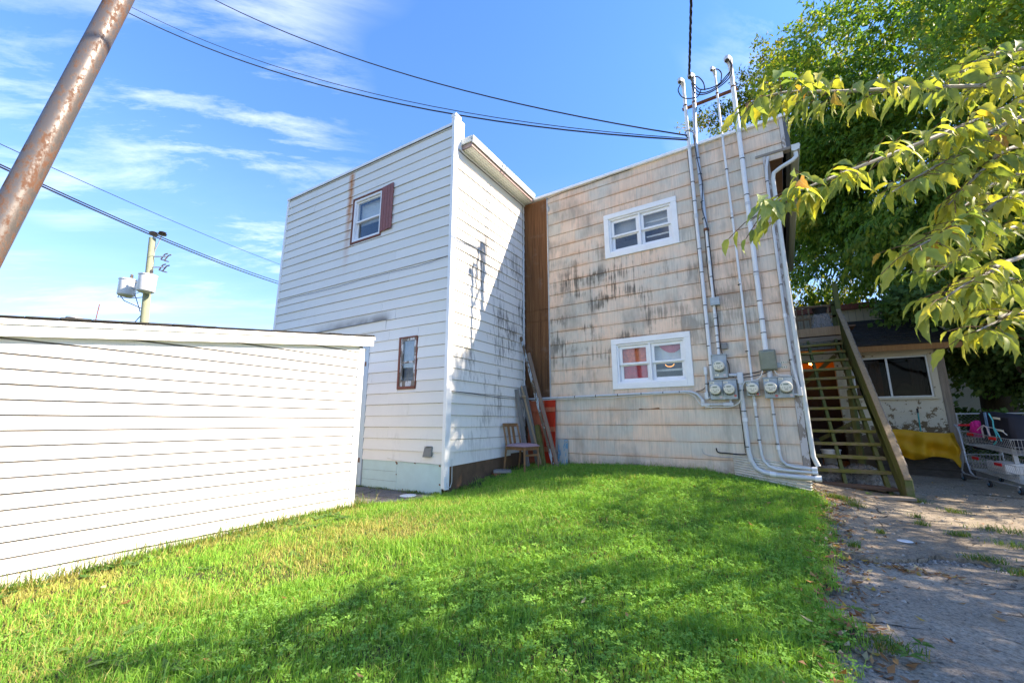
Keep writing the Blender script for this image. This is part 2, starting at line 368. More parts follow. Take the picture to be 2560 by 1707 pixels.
def glass(name, tint=(.75, .82, .82), base=.10, k=1.15):
    m = bpy.data.materials.new(name); m.use_nodes = True; MATS[name] = m; t = m.node_tree; t.nodes.clear()
    out = N(t, 'ShaderNodeOutputMaterial'); tr = N(t, 'ShaderNodeBsdfTransparent'); tr.inputs[0].default_value = (*tint, 1)
    gl = N(t, 'ShaderNodeBsdfGlossy'); gl.inputs['Roughness'].default_value = .03
    lw = N(t, 'ShaderNodeLayerWeight'); fr = math_(t, 'ADD', math_(t, 'MULTIPLY', math_(t, 'POWER', lw.outputs['Facing'], 4.0), .9), .045)
    wv = noise(t, pos(t), 3, 2, .5); bp = N(t, 'ShaderNodeBump'); bp.inputs['Strength'].default_value = .03; L(t, wv, bp.inputs['Height']); L(t, bp.outputs[0], gl.inputs['Normal'])
    f = math_(t, 'ADD', math_(t, 'MULTIPLY', fr, k), base, clamp=True)
    mx = N(t, 'ShaderNodeMixShader'); L(t, f, mx.inputs[0]); L(t, tr.outputs[0], mx.inputs[1]); L(t, gl.outputs[0], mx.inputs[2]); L(t, mx.outputs[0], out.inputs[0])
glass('glass', (.95, .97, .97), .02, .9); glass('glass_dusty', (.55, .52, .46), .0, .14); glass('glass_sky', (.92, .94, .95), .05)
def clear_plastic():
    m = bpy.data.materials.new('clear_plastic'); m.use_nodes = True; MATS['clear_plastic'] = m; t = m.node_tree; t.nodes.clear()
    out = N(t, 'ShaderNodeOutputMaterial'); tr = N(t, 'ShaderNodeBsdfTransparent'); tr.inputs[0].default_value = (.85, .85, .85, 1)
    b = N(t, 'ShaderNodeBsdfPrincipled'); b.inputs['Base Color'].default_value = (.33, .33, .33, 1); b.inputs['Roughness'].default_value = .22
    n = noise(t, pos(t), 22, 5, .65, 1.0); bump(t, b, n, 1.0, .03)
    mx = N(t, 'ShaderNodeMixShader'); L(t, ramp(t, n, ((.35, .35), (.65, .9))), mx.inputs[0]); L(t, tr.outputs[0], mx.inputs[1]); L(t, b.outputs[0], mx.inputs[2]); L(t, mx.outputs[0], out.inputs[0])
clear_plastic()
def tarp():
    m, t, b = base_mat('tarp_yellow', .55, .3); p = pos(t); n = noise(t, p, 7, 4, .6)
    c = mix(t, n, (.50, .25, .008), (.64, .35, .015)); L(t, c, b.inputs['Base Color']); bump(t, b, noise(t, p, 9, 4, .6, 1.2), .4, .02)
tarp()
def emit(name, col, st):
    m = bpy.data.materials.new(name); m.use_nodes = True; MATS[name] = m; b = m.node_tree.nodes['Principled BSDF']
    b.inputs['Base Color'].default_value = (*col, 1); b.inputs['Emission Color'].default_value = (*col, 1); b.inputs['Emission Strength'].default_value = st
emit('bulb', (1, .45, .10), 9); emit('ring_reflection', (1, .42, .08), .5)

# ------------------------------------------------------------------ mesh helpers
WL = {}
def tag(o, label=None, cat=None, group=None, kind=None):
    if label: o['label'] = label
    if cat: o['category'] = cat
    if group: o['group'] = group
    if kind: o['kind'] = kind
    return o
def thing(name, label, cat, loc=(0, 0, 0), group=None):
    o = bpy.data.objects.new(name, None); COL.objects.link(o); o.location = loc; o.empty_display_size = .1
    WL[o] = Vector(loc); return tag(o, label, cat, group)
class MB:
    def __init__(s): s.v = []; s.f = []
    def add(s, vs, fs):
        k = len(s.v); s.v += [tuple(v) for v in vs]; s.f += [tuple(k+i for i in f) for f in fs]; return s
    def hexa(s, p):   # 8 points: bottom 4 ccw, top 4 ccw
        return s.add(p, [(3, 2, 1, 0), (4, 5, 6, 7), (0, 1, 5, 4), (1, 2, 6, 5), (2, 3, 7, 6), (3, 0, 4, 7)])
    def box(s, x0, x1, y0, y1, z0, z1):
        return s.hexa([(x0, y0, z0), (x1, y0, z0), (x1, y1, z0), (x0, y1, z0), (x0, y0, z1), (x1, y0, z1), (x1, y1, z1), (x0, y1, z1)])
    def bar(s, a, b, wx, wy, up=(0, 0, 1), taper=1.0):
        a = Vector(a); b = Vector(b); d = (b-a).normalized(); u = Vector(up)
        if abs(d.dot(u)) > .98: u = Vector((0, 1, 0))
        x = d.cross(u).normalized()*(wx/2); y = x.cross(d).normalized()*(wy/2)
        return s.hexa([a-x-y, a+x-y, a+x+y, a-x+y] + [b+(q*taper) for q in (-x-y, x-y, x+y, -x+y)])
    def tube(s, pts, r, n=8, cap=True):
        pts = [Vector(p) for p in pts]; rs = r if isinstance(r, (list, tuple)) else [r]*len(pts)
        k = len(s.v); prev = None
        for i, p in enumerate(pts):
            d = (pts[min(i+1, len(pts)-1)]-pts[max(i-1, 0)]).normalized()
            if prev is None:
                u = Vector((0, 0, 1)) if abs(d.z) < .9 else Vector((1, 0, 0)); x = d.cross(u).normalized()
            else:
                x = (prev-d*prev.dot(d)).normalized()
            prev = x; y = d.cross(x)
            for j in range(n):
                a = 2*math.pi*j/n; s.v.append(tuple(p+(x*math.cos(a)+y*math.sin(a))*rs[i]))
        for i in range(len(pts)-1):
            for j in range(n):
                a = k+i*n+j; b = k+i*n+(j+1) % n; s.f.append((a, b, b+n, a+n))
        if cap:
            s.f.append(tuple(k+j for j in range(n))[::-1]); e = k+(len(pts)-1)*n; s.f.append(tuple(e+j for j in range(n)))
        return s
    def lathe(s, o, prof, axis=(0, 0, 1), n=16):
        o = Vector(o); d = Vector(axis).normalized(); u = Vector((0, 0, 1)) if abs(d.z) < .9 else Vector((1, 0, 0))
        x = d.cross(u).normalized(); y = d.cross(x); k = len(s.v)
        for (r, h) in prof:
            for j in range(n):
                a = 2*math.pi*j/n; s.v.append(tuple(o+d*h+(x*math.cos(a)+y*math.sin(a))*r))
        for i in range(len(prof)-1):
            for j in range(n):
                a = k+i*n+j; b = k+i*n+(j+1) % n; s.f.append((a, b, b+n, a+n))
        s.f.append(tuple(k+j for j in range(n))[::-1]); e = k+(len(prof)-1)*n; s.f.append(tuple(e+j for j in range(n)))
        return s
    def prism(s, poly, off):
        k = len(poly); off = Vector(off); a = [Vector(p) for p in poly]
        s.add(a+[p+off for p in a], [tuple(range(k))[::-1], tuple(range(k, 2*k))]+[(i, (i+1) % k, k+(i+1) % k, k+i) for i in range(k)])
        return s
    def build(s, name, mat, parent=None, smooth=False, bevel=0, loc=None):
        me = bpy.data.meshes.new(name)
        org = WL.get(parent, Vector((0, 0, 0))) if parent else (Vector(loc) if loc else Vector((0, 0, 0)))
        me.from_pydata([tuple(Vector(v)-org) for v in s.v], [], s.f)
        bm = bmesh.new(); bm.from_mesh(me); bmesh.ops.recalc_face_normals(bm, faces=bm.faces[:])
        if bevel: bmesh.ops.bevel(bm, geom=bm.edges[:], offset=bevel, segments=1, affect='EDGES', profile=.7)
        bm.to_mesh(me); bm.free()
        me.materials.append(MATS[mat]); o = bpy.data.objects.new(name, me); COL.objects.link(o)
        if smooth:
            for p in me.polygons: p.use_smooth = True
            me.set_sharp_from_angle(angle=R(42))
        if parent: o.parent = parent
        elif loc: o.location = loc
        WL[o] = org; return o
def instance(me, name, parent, loc, rz=0, scale=(1, 1, 1), rx=0, ry=0):
    o = bpy.data.objects.new(name, me); COL.objects.link(o)
    if parent: o.parent = parent
    o.location = Vector(loc)-(WL.get(parent, Vector((0, 0, 0))) if parent else Vector((0, 0, 0)))
    o.rotation_euler = (rx, ry, rz); o.scale = scale; WL[o] = Vector(loc); return o
class Frame:
    def __init__(s, o, ang):
        s.o = Vector(o); s.a = ang; s.ex = Vector((math.cos(ang), math.sin(ang), 0)); s.en = Vector((math.sin(ang), -math.cos(ang), 0))
    def p(s, u, out, z): return Vector((s.o.x, s.o.y, 0))+s.ex*u+s.en*out+Vector((0, 0, z))
    def box(s, mb, u0, u1, o0, o1, z0, z1):
        P = s.p
        return mb.hexa([P(u0, o1, z0), P(u1, o1, z0), P(u1, o0, z0), P(u0, o0, z0), P(u0, o1, z1), P(u1, o1, z1), P(u1, o0, z1), P(u0, o0, z1)])
    def tube(s, mb, pts, r, n=8): return mb.tube([s.p(*q) for q in pts], r, n)
def holes_wall(mb, F, u0, u1, z0, z1, holes, o0, o1):
    us = sorted({u0, u1, *[h[0] for h in holes], *[h[1] for h in holes]}); zs = sorted({z0, z1, *[h[2] for h in holes], *[h[3] for h in holes]})
    for a, b in zip(us, us[1:]):
        for c, d in zip(zs, zs[1:]):
            m, n = (a+b)/2, (c+d)/2
            if any(h[0] < m < h[1] and h[2] < n < h[3] for h in holes): continue
            F.box(mb, a, b, o0, o1, c, d)
# unit lapped board: u 0..1, z 0..1, outward = -y in metres
def wedge_mesh(name, tb, tt, mat, chip=None):
    me = bpy.data.meshes.new(name)
    v = [(0, 0, 0), (1, 0, 0), (1, 0, 1), (0, 0, 1), (0, -tb, 0), (1, -tb, 0), (1, -tt, 1), (0, -tt, 1)]
    f = [(0, 1, 2, 3), (4, 7, 6, 5), (0, 4, 5, 1), (3, 2, 6, 7), (0, 3, 7, 4), (1, 5, 6, 2)]
    if chip:
        k = len(chip); bot = [(x, z) for x, z in chip]
        poly = bot+[(1, 1), (0, 1)]
        n = len(poly); th = lambda z: tb+(tt-tb)*z
        v = [(x, -th(z), z) for x, z in poly]+[(x, 0, z) for x, z in poly]
        f = [tuple(range(n)), tuple(range(n, 2*n))[::-1]]+[(i, n+i, n+(i+1) % n, (i+1) % n) for i in range(n)]
    me.from_pydata(v, [], f)
    bm = bmesh.new(); bm.from_mesh(me); bmesh.ops.recalc_face_normals(bm, faces=bm.faces[:]); bm.to_mesh(me); bm.free()
    me.materials.append(MATS[mat]); return me
def subtract(u0, u1, z0, z1, holes):
    out = [(u0, u1, z0, z1)]
    for (a, b, c, d) in holes:
        nx = []
        for (p, q, r, s) in out:
            if q <= a or p >= b or s <= c or r >= d: nx.append((p, q, r, s)); continue
            if p < a: nx.append((p, a, r, s))
            if q > b: nx.append((b, q, r, s))
            m0, m1 = max(p, a), min(q, b)
            if r < c: nx.append((m0, m1, r, c))
            if s > d: nx.append((m0, m1, d, s))
        out = nx
    return [t for t in out if t[1]-t[0] > .012 and t[3]-t[2] > .012]
def lay(F, parent, me, name, pieces, out, jz=.0015, gap=.0012, overlap=.012):
    for (a, b, c, d) in pieces:
        o = instance(me, name, parent, F.p(a+gap, out, c+random.uniform(-jz, jz)), F.a, (b-a-2*gap, random.uniform(.8, 1.2), d-c+overlap))
        o.rotation_euler.y = random.uniform(-.0011, .0011)*min(1, 1.2/(b-a))
# ------------------------------------------------------------------ terrain height
CTRL = [(-4.27, -1, .03), (-4.27, .7, .085), (-4.27, 1.9, .14), (-4.27, 3.3, .16), (-4.4, 4.3, .115), (-6, 4.6, .115), (-7.5, 3.5, .115), (-4.1, 4.7, .14), (-4.05, 5.87, .29),
        (-4.0, 6.95, .37), (-3.15, 7.0, .405), (-1.83, 6.96, .445), (-.55, 6.93, .385), (.35, 6.9, .24), (-2.5, 4.6, .24), (-2, 2, .13), (0, 0, .08), (-1, 1.6, .1), (0, 3, .11),
        (.3, 4.5, .12), (.42, 6, .14), (1.5, 8, .12), (2.8, 10, .15), (5, 5, .12), (5, 10, .2), (3, 2, .08), (-3, 0, .05), (2, 12, .2), (8, 14, .2), (9, 0, .1), (-9, -4, 0), (0, -5, .05), (-1.2, 4.8, .27), (9, 7, .15), (-8, 8, .2)]
_P = np.array([(a, b) for a, b, c in CTRL]); _Z = np.array([c for a, b, c in CTRL])
def _phi(d): return np.sqrt(d*d+.6)
_A = np.zeros((len(_P)+1, len(_P)+1)); _A[:-1, :-1] = _phi(np.linalg.norm(_P[:, None]-_P[None], axis=2)); _A[-1, :-1] = 1; _A[:-1, -1] = 1
_W = np.linalg.solve(_A, np.append(_Z, 0))
def gz(x, y):
    x = np.asarray(x, float); y = np.asarray(y, float); sh = x.shape
    q = np.stack([x.ravel(), y.ravel()], 1); out = np.empty(len(q))
    for i in range(0, len(q), 60000):
        out[i:i+60000] = _phi(np.linalg.norm(q[i:i+60000, None]-_P[None], axis=2)) @ _W[:-1] + _W[-1]
    return out.reshape(sh)
def g1(x, y): return float(gz(np.array([x]), np.array([y]))[0])
ED = [(-6, .0), (1.0, .05), (2.37, .16), (2.56, .17), (2.99, .22), (3.3, .16), (3.81, .24), (4.55, .32), (5.89, .40), (6.6, .46), (7.3, .42), (9, .4)]
def edge(y): return np.interp(y, [e[0] for e in ED], [e[1] for e in ED])
def wob(y): return .035*np.sin(y*9.1+.4)+.03*np.sin(y*23.7)+.02*np.sin(y*41+1)
def sheet(name, xs_of, ys, n, dz, mat, jit=0):
    V = []; Fc = []
    for y in ys:
        a, b = xs_of(y); V.append(np.stack([np.linspace(a, b, n), np.full(n, y)], 1))
    V = np.array(V); Z = gz(V[..., 0], V[..., 1])+dz
    vs = np.concatenate([V, Z[..., None]], 2).reshape(-1, 3)
    if jit: vs[:, 2] += RNG.normal(0, jit, len(vs))
    for i in range(len(ys)-1):
        for j in range(n-1):
            k = i*n+j; Fc.append((k, k+1, k+n+1, k+n))
    mb = MB(); mb.v = [tuple(v) for v in vs]; mb.f = Fc
    return tag(mb.build(name, mat, smooth=True), kind='structure')
# ------------------------------------------------------------------ setting
mb = MB(); mb.add([(-300, -300, -.35), (300, -300, -.35), (300, 300, -.35), (-300, 300, -.35)], [(0, 1, 2, 3)])
plain('far_ground', (.05, .065, .025), 1, .3, 1.5)
tag(mb.build('ground', 'far_ground'), kind='structure')
YS = np.linspace(-4, 7.4, 90)
sheet('lawn', lambda y: (-10, edge(y)+wob(y)), YS, 120, 0, 'soil', .004)
# driveway: near asphalt and, past the broken lip, a higher slab
CR = [(-2, 4.35), (.35, 4.48), (.5, 4.50), (.61, 4.52), (.75, 4.66), (.9, 4.74), (1.0, 4.95), (1.23, 5.01), (1.6, 4.98), (2.2, 5.15), (4, 5.2), (10, 5.3)]
def crack(x): return np.interp(x, [c[0] for c in CR], [c[1] for c in CR])+.015*np.sin(x*31)+.010*np.sin(x*77+1)
def patchgrid(name, near, mat, dz):
    xs = np.concatenate([np.linspace(-.6, 2.4, 130), np.linspace(2.45, 10, 40)]); n = 46; mb = MB(); V = []
    for x in xs:
        c = crack(x); yy = np.linspace(-4, c, n) if near else np.linspace(c, 14, n)**1
        V.append(np.stack([np.full(n, x), yy], 1))
    V = np.array(V); Z = gz(V[..., 0], V[..., 1])+dz
    if not near: Z[:, 0] += RNG.normal(0, .004, len(xs))
    vs = np.concatenate([V, Z[..., None]], 2).reshape(-1, 3); mb.v = [tuple(v) for v in vs]
    for i in range(len(xs)-1):
        for j in range(n-1):
            k = i*n+j; mb.f.append((k, k+n, k+n+1, k+1))
    if not near:   # broken lip
        k0 = len(mb.v)
        for i, x in enumerate(xs):
            q = vs[i*n]; mb.v.append((q[0], q[1]+.006, q[2]-.09))
        for i in range(len(xs)-1): mb.f.append((i*n, k0+i, k0+i+1, (i+1)*n))
    return tag(mb.build(name, mat, smooth=False), kind='structure')
patchgrid('driveway', True, 'asphalt', -.045); patchgrid('driveway', False, 'asphalt_far', -.012)
# concrete walk between shed and house
mb = MB(); wp = [(-9, 3.2), (-4.50, 3.2), (-4.44, 3.47), (-4.28, 3.8), (-4.15, 4.2), (-4.06, 4.52), (-4.02, 4.72), (-9, 4.62)]
mb.prism([(x, y, .06) for x, y in wp], (0, 0, .075)); tag(mb.build('walkway', 'walkway_concrete'), kind='structure')

# ------------------------------------------------------------------ frames of the walls
FB = Frame((-3.4932, 7.0), R(-1.34)); FA = Frame((-4.07, 4.665), R(1.43)); FR = Frame((-4.07, 0), R(90)); FS = Frame((-4.27, 0), R(90))

# ------------------------------------------------------------------ white shed
def rake(y): return 1.703+.1337*(y-.445)
shed = thing('shed', 'low white shed with horizontal vinyl siding and sloping eave in the left foreground', 'shed', (-4.27, 3.3, .15))
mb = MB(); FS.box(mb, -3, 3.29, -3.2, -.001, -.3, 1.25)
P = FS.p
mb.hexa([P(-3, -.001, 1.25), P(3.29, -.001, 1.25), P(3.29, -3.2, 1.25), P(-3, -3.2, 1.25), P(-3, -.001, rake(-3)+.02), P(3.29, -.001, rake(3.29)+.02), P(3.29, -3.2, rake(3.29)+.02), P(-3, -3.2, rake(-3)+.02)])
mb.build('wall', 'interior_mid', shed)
vb = wedge_mesh('shed_board', .010, .004, 'vinyl_white')
z = 1.09-.1005*12
while z < 2.12:
    ys = -3.0 if z < rake(-3)+.01 else (z-.01-1.703)/.1337+.445
    if ys < 3.1 and z+.1 > 0: lay(FS, shed, vb, 'board', [(max(-3, ys), 3.235, z+.0105, z+.1005)], 0, .0004, 0, -.003)  # open slots over the dark wall stand in for shadow lines under the lips
    z += .1005
mb = MB(); FS.box(mb, 3.232, 3.305, 0, .021, -.2, 2.06); FS.box(mb, 3.266, 3.305, .0212, .026, -.2, 2.055); mb.build('corner_trim', 'vinyl_white', shed, bevel=.003)
mb = MB(); FS.box(mb, 3.2905, 3.302, -3.2, -.001, -.2, 2.05); mb.build('end_wall', 'vinyl_white', shed)
def rbox(y0, y1, o0, o1, za, zb): # sloped with the rake
    return [P(y0, o1, rake(y0)+za), P(y1, o1, rake(y1)+za), P(y1, o0, rake(y1)+za), P(y0, o0, rake(y0)+za), P(y0, o1, rake(y0)+zb), P(y1, o1, rake(y1)+zb), P(y1, o0, rake(y1)+zb), P(y0, o0, rake(y0)+zb)]
mb = MB(); mb.hexa(rbox(-3, 3.40, .052, .066, 0, .078)); mb.build('fascia', 'vinyl_white', shed)
mb = MB(); mb.hexa(rbox(-3, 3.41, .054, .078, .0785, .115)); mb.build('drip_edge', 'trim_white', shed)
mb = MB(); mb.hexa(rbox(-3, 3.39, 0, .0515, .010, .016)); mb.build('soffit', 'vinyl_white', shed)
mb = MB(); mb.hexa(rbox(-3, 3.415, -3.3, .072, .1155, .128)); rf = mb.build('roof', 'roof_dark', shed)
sh = wedge_mesh('roof_tab', .012, .004, 'roof_dark')
y = -3.0
while y < 3.40:
    ln = min(.16, 3.425-y); mb = MB(); mb.hexa(rbox(y+.003, y+ln-.003, -.3, .082+random.uniform(-.005, .008), .1285, .1355+random.uniform(0, .006))); mb.build('shingle', 'roof_dark', rf); y += .16
mb = MB(); mb.lathe((-7.0, 1.25, rake(1.25)+.10), [(.05, 0), (.05, .44), (.042, .442), (.042, .46), (.078, .462), (.07, .478), (.03, .492)], n=14); mb.build('vent_pipe', 'galvanised', rf, smooth=True)
mb = MB(); mb.tube([(-7.1, 1.44, rake(1.44)+.1), (-7.1, 1.46, 2.62)], .006, 5); mb.build('rod', 'brown_trim', rf)

# ------------------------------------------------------------------ windows
def niche(F, parent, u0, u1, z0, z1, depth, mat, name='room'):
    mb = MB(); e = .02
    for q in ((u0-e, u0, -depth, -.12, z0-e, z1+e), (u1, u1+e, -depth, -.12, z0-e, z1+e), (u0, u1, -depth, -.12, z0-e, z0), (u0, u1, -depth, -.12, z1, z1+e), (u0-e, u1+e, -depth-e, -depth, z0-e, z1+e)):
        F.box(mb, *q)
    return mb.build(name, mat, parent)
def ring(F, mb, u0, u1, z0, z1, t, o0, o1, tb=None):
    tb = tb or t
    F.box(mb, u0, u0+t, o0, o1, z0, z1); F.box(mb, u1-t, u1, o0, o1, z0, z1)
    F.box(mb, u0+t, u1-t, o0, o1, z1-t, z1); F.box(mb, u0+t, u1-t, o0, o1, z0, z0+tb)
def sash_pair(F, parent, u0, u1, z0, z1, zm, t=.042, gm='glass', sm='sash_white'):
    up = MB(); ring(F, up, u0, u1, zm-.018, z1, t, -.052, -.022, .036); a = up.build('upper_sash', sm, parent, bevel=.003)
    lo_ = MB(); ring(F, lo_, u0, u1, z0, zm+.018, t, -.086, -.056, .05); b = lo_.build('lower_sash', sm, parent, bevel=.003)
    for nm, zz0, zz1, oo in (('pane', zm+.016, z1-t+.002, -.038), ('pane', z0+.046, zm-.016, -.072)):
        mb = MB(); F.box(mb, u0+t-.002, u1-t+.002, oo, oo+.004, zz0, zz1); mb.build(nm, gm, parent)

def cloth(F, u0, u1, z0, z1, out, amp, n, swag=0):
    mb = MB(); m = 10
    for j in range(m+1):
        for i in range(n+1):
            f = i/n; zz = z0+(z1-z0)*j/m
            if swag: zz = z1-(z1-(z0+swag*(2*f-1)**2))*(1-j/m)
            mb.v.append(tuple(F.p(u0+(u1-u0)*f, out+amp*math.sin(f*17+j*.15)+amp*.5*math.sin(f*41), zz)))
    for j in range(m):
        for i in range(n):
            k = j*(n+1)+i; mb.f.append((k, k+1, k+n+2, k+n+1))
    return mb
# ------------------------------------------------------------------ white two-storey house
hw = thing('white_house', 'tall white clapboard house with flat stepped top, rust-streaked beside its upper window', 'house', (-4.07, 4.665, .12))
W1 = (-2.45, -1.645, 4.535, 5.42); W2 = (-.985, -.625, 1.70, 2.495)
DOOR = (-2.75, -1.745, .10, 2.425)
mb = MB(); holes_wall(mb, FA, -4.78, -.16, -.3, 6.12, [W1, W2, DOOR], -.12, 0); mb.build('front_wall', 'weathered', hw)
mb = MB(); FR.box(mb, 4.69, 7.2, -.12, 0, -.3, 5.85)
bl = FA.p(-4.78, 0, 0)
mb.hexa([(bl.x, bl.y+.05, -.3), (bl.x+.1, bl.y+.05, -.3), (bl.x+.1, 10, -.3), (bl.x, 10, -.3), (bl.x, bl.y+.05, 6.1), (bl.x+.1, bl.y+.05, 6.1), (bl.x+.1, 10, 6.1), (bl.x, 10, 6.1)])
mb.box(bl.x, -4.2, 9.9, 10, -.3, 5.9); mb.box(-4.19, -4.07, 7.2, 10, -.3, 5.85)
mb.build('side_wall', 'weathered', hw)
mb = MB(); mb.hexa([(bl.x+.1, 4.75, 5.86), (-4.08, 4.85, 5.86), (-4.08, 10, 5.86), (bl.x+.1, 10, 5.86), (bl.x+.1, 4.75, 5.93), (-4.08, 4.85, 5.93), (-4.08, 10, 5.93), (bl.x+.1, 10, 5.93)]); roof = mb.build('roof', 'roof_dark', hw)
wb = wedge_mesh('siding_board', .020, .005, 'white_siding')
EX = .1785
pad = .03
HF = [(W1[0]-pad, W1[1]+.005, W1[2]-pad, W1[3]+pad), (W2[0]-.02, W2[1]+.02, W2[2]-.03, W2[3]+.02), (DOOR[0]-.05, DOOR[1]+.02, -1, DOOR[3]+.02)]
z = .72-EX*1
k = 0
while z < 6.10:
    z0, z1 = z, min(z+EX, 6.13)
    if k == 0: z0 = .555
    js = [-4.74]; u = -4.74+random.uniform(.5, 2.2)
    while u < -.7: js.append(u); u += random.choice((1.22, 1.9, 2.44))
    js.append(-.028)
    for a, b in zip(js, js[1:]): lay(FA, hw, wb, 'board', subtract(a, b, z0, z1, HF), 0, overlap=-.005)  # narrow open slots sharpen the shadow line under each lap
    z += EX; k += 1
z = .72; k = 0
while z < 5.66:
    pc = subtract(4.752, 6.905, z, min(z+EX, 5.70), []); lay(FR, hw, wb, 'board', pc, 0, overlap=-.005)
    lay(FR, hw, wb, 'board', [(6.943, 6.985, z, min(z+EX, 5.70))], 0)
    z += EX
# lowest side board, cut on a slope
mb = MB(); t = .017
mb.hexa([FR.p(4.752, .019, .515), FR.p(6.44, .019, .565), FR.p(6.44, 0, .565), FR.p(4.752, 0, .515), FR.p(4.752, .008, .735), FR.p(6.44, .008, .735), FR.p(6.44, 0, .735), FR.p(4.752, 0, .735)]); mb.build('board', 'white_siding', hw)
mb = MB(); FR.box(mb, 6.44, 6.985, 0, .012, .60, .735); mb.build('board', 'white_siding', hw)
mb = MB(); FR.box(mb, 4.69, 7.0, -.10, -.002, -.3, .62); FR.box(mb, 4.70, 7.0, -.002, .006, -.3, .60); mb.build('foundation', 'concrete_base', hw)
# mint-painted base panels below the siding
for (a, b, c, d) in ((-1.71, -.93, .40, .575), (-1.71, -.93, .255, .397), (-1.71, -.93, -.1, .252), (-.927, -.03, -.1, .553)):
    mb = MB(); FA.box(mb, a, b, .001, .009+random.uniform(0, .004), c, d); mb.build('base_panel', 'mint_paint', hw, bevel=.002)
for (a, c) in ((-.95, .545), (-.93, .52), (-.93, .36), (-.55, .545), (-.07, .53), (-.06, .27), (-.5, .15), (-.2, .14), (-.78, .15)):
    mb = MB(); q = random.uniform(.6, 1.2); pts = [FA.p(a+math.cos(i*1.05)*.016*q*random.uniform(.5, 1.3), .0135, c+math.sin(i*1.05)*.016*q*random.uniform(.5, 1.3)) for i in range(6)]; mb.prism(pts, FA.en*.001); mb.build('rust_spot', 'bolt_rust', hw)
# corner boards, caps
mb = MB(); FA.box(mb, -.026, .031, -.02, .030, .22, 6.245); FR.box(mb, 4.665, 4.752, .001, .029, .20, 6.24); mb.build('corner_board', 'trim_white', hw)
mb = MB(); FA.box(mb, -4.80, -4.738, -.06, .028, -.2, 6.12); mb.build('corner_board', 'trim_white', hw)
mb = MB(); FA.box(mb, -4.81, -.03, -.17, .034, 6.125, 6.150); FA.box(mb, -4.81, -.03, .0345, .038, 6.10, 6.152); mb.build('cap_flashing', 'trim_white', hw)
mb = MB(); FA.box(mb, -4.7, -.028, -.14, .024, 6.098, 6.1235); mb.build('cap_board', 'weathered_x', hw)
mb = MB(); FR.box(mb, 4.66, 4.90, -.06, .026, 5.72, 6.285); FR.box(mb, 4.655, 4.80, -.07, .031, 6.286, 6.345); mb.build('parapet_end', 'trim_white', hw)
# eave: fascia, gutter, soffit panels
OV = .245
mb = MB(); FR.box(mb, 4.84, 6.975, OV-.02, OV, 5.735, 5.80); FR.box(mb, 4.84, 4.862, .02, OV-.021, 5.735, 5.81); mb.build('fascia', 'fascia_mauve', roof)
mb = MB(); FR.box(mb, 4.83, 6.99, OV+.001, OV+.03, 5.792, 5.86); FR.box(mb, 4.825, 6.995, OV-.02, OV+.038, 5.8605, 5.925); FR.box(mb, 4.815, 4.839, .02, OV+.0, 5.812, 5.925); mb.build('gutter', 'gutter_white', roof, bevel=.004)
mb = MB(); FR.box(mb, 4.85, 6.99, -.2, OV-.021, 5.9255, 5.94); mb.build('eave_cover', 'roof_dark', roof)
sm_ = bpy.data.meshes.new('soffit_panel'); bm = bmesh.new()
bmesh.ops.create_cube(bm, size=1); bm.to_mesh(sm_); bm.free(); sm_.materials.append(MATS['soffit_white'])
ny = 11; yl = 2.10/ny
for i in range(ny):
    y0 = 4.868+i*yl; mb = MB(); FR.box(mb, y0+.002, y0+yl-.002, .019, OV-.021, 5.737, 5.743); so = mb.build('soffit_panel', 'soffit_white', roof)
    hm = MB()
    for a in range(7):
        for b in range(4):
            if a == 3: continue
            cy = y0+.02+a*(yl-.04)/6; co = .045+b*.05; s_ = .0055
            hm.add([FR.p(cy-s_, co-s_, 5.7358), FR.p(cy+s_, co-s_, 5.7358), FR.p(cy+s_, co+s_, 5.7358), FR.p(cy-s_, co+s_, 5.7358)], [(0, 1, 2, 3)])
    hm.build('perforation', 'hole_dark', so)
mb = MB(); FR.box(mb, 4.85, 6.99, .0195, .034, 5.70, 5.7365); mb.build('eave_trim', 'trim_white', roof)
# upper window with shutter
win = MB(); ring(FA, win, W1[0]-.032, W1[1]+.004, W1[2]-.032, W1[3]+.03, .03, .0, .026); wo_ = win.build('window', 'brown_trim', hw); wo_['label'] = 'upper window with brown casing and half-drawn blind'
mb = MB(); ring(FA, mb, W1[0], W1[1]-.026, W1[2], W1[3], .045, -.10, .012); mb.build('frame', 'sash_white', wo_, bevel=.003)
sash_pair(FA, wo_, W1[0]+.045, W1[1]-.07, W1[2]+.045, W1[3]-.045, 4.955, .034)
niche(FA, wo_, W1[0], W1[1], W1[2], W1[3], 1.0, 'interior')
mb = MB()
for i in range(15):
    zz = 5.34-i*.030; FA.box(mb, W1[0]+.06, W1[1]-.085, -.15, -.128, zz, zz+.0245)
mb.build('blind', 'blind', wo_)
mb = MB()
for i in range(7): FA.box(mb, W1[0]+.06+i*.1, W1[0]+.15+i*.1, -.42-.02*(i % 2), -.40, 4.57, 4.86+.03*math.sin(i*1.7))
mb.build('curtain', 'interior_mid', wo_)
shut = thing('shutter', 'maroon plank shutter hung beside the upper window of the white house', 'shutter', FA.p(-1.5, .03, 4.56))
for i in range(4):
    a = -1.642+i*.0735; dz = (.0, .012, .022, .03)[i]; mb = MB(); FA.box(mb, a, a+.067, .024+.0015*i, .044+.0015*i, 4.555+dz*.3, 5.445+dz*.4); mb.build('slat', 'maroon', shut, bevel=.003)
for zz in (4.75, 5.25):
    mb = MB(); FA.box(mb, -1.64, -1.36, .017, .0235, zz, zz+.06); mb.build('batten', 'maroon', shut)
for i in range(4):
    for zz in (4.78, 5.0, 5.28):
        mb = MB(); mb.lathe(FA.p(-1.609+i*.0735, .045+.0015*i, zz), [(.006, 0), (.004, .004)], FA.en, 6); mb.build('screw', 'bolt_rust', shut)
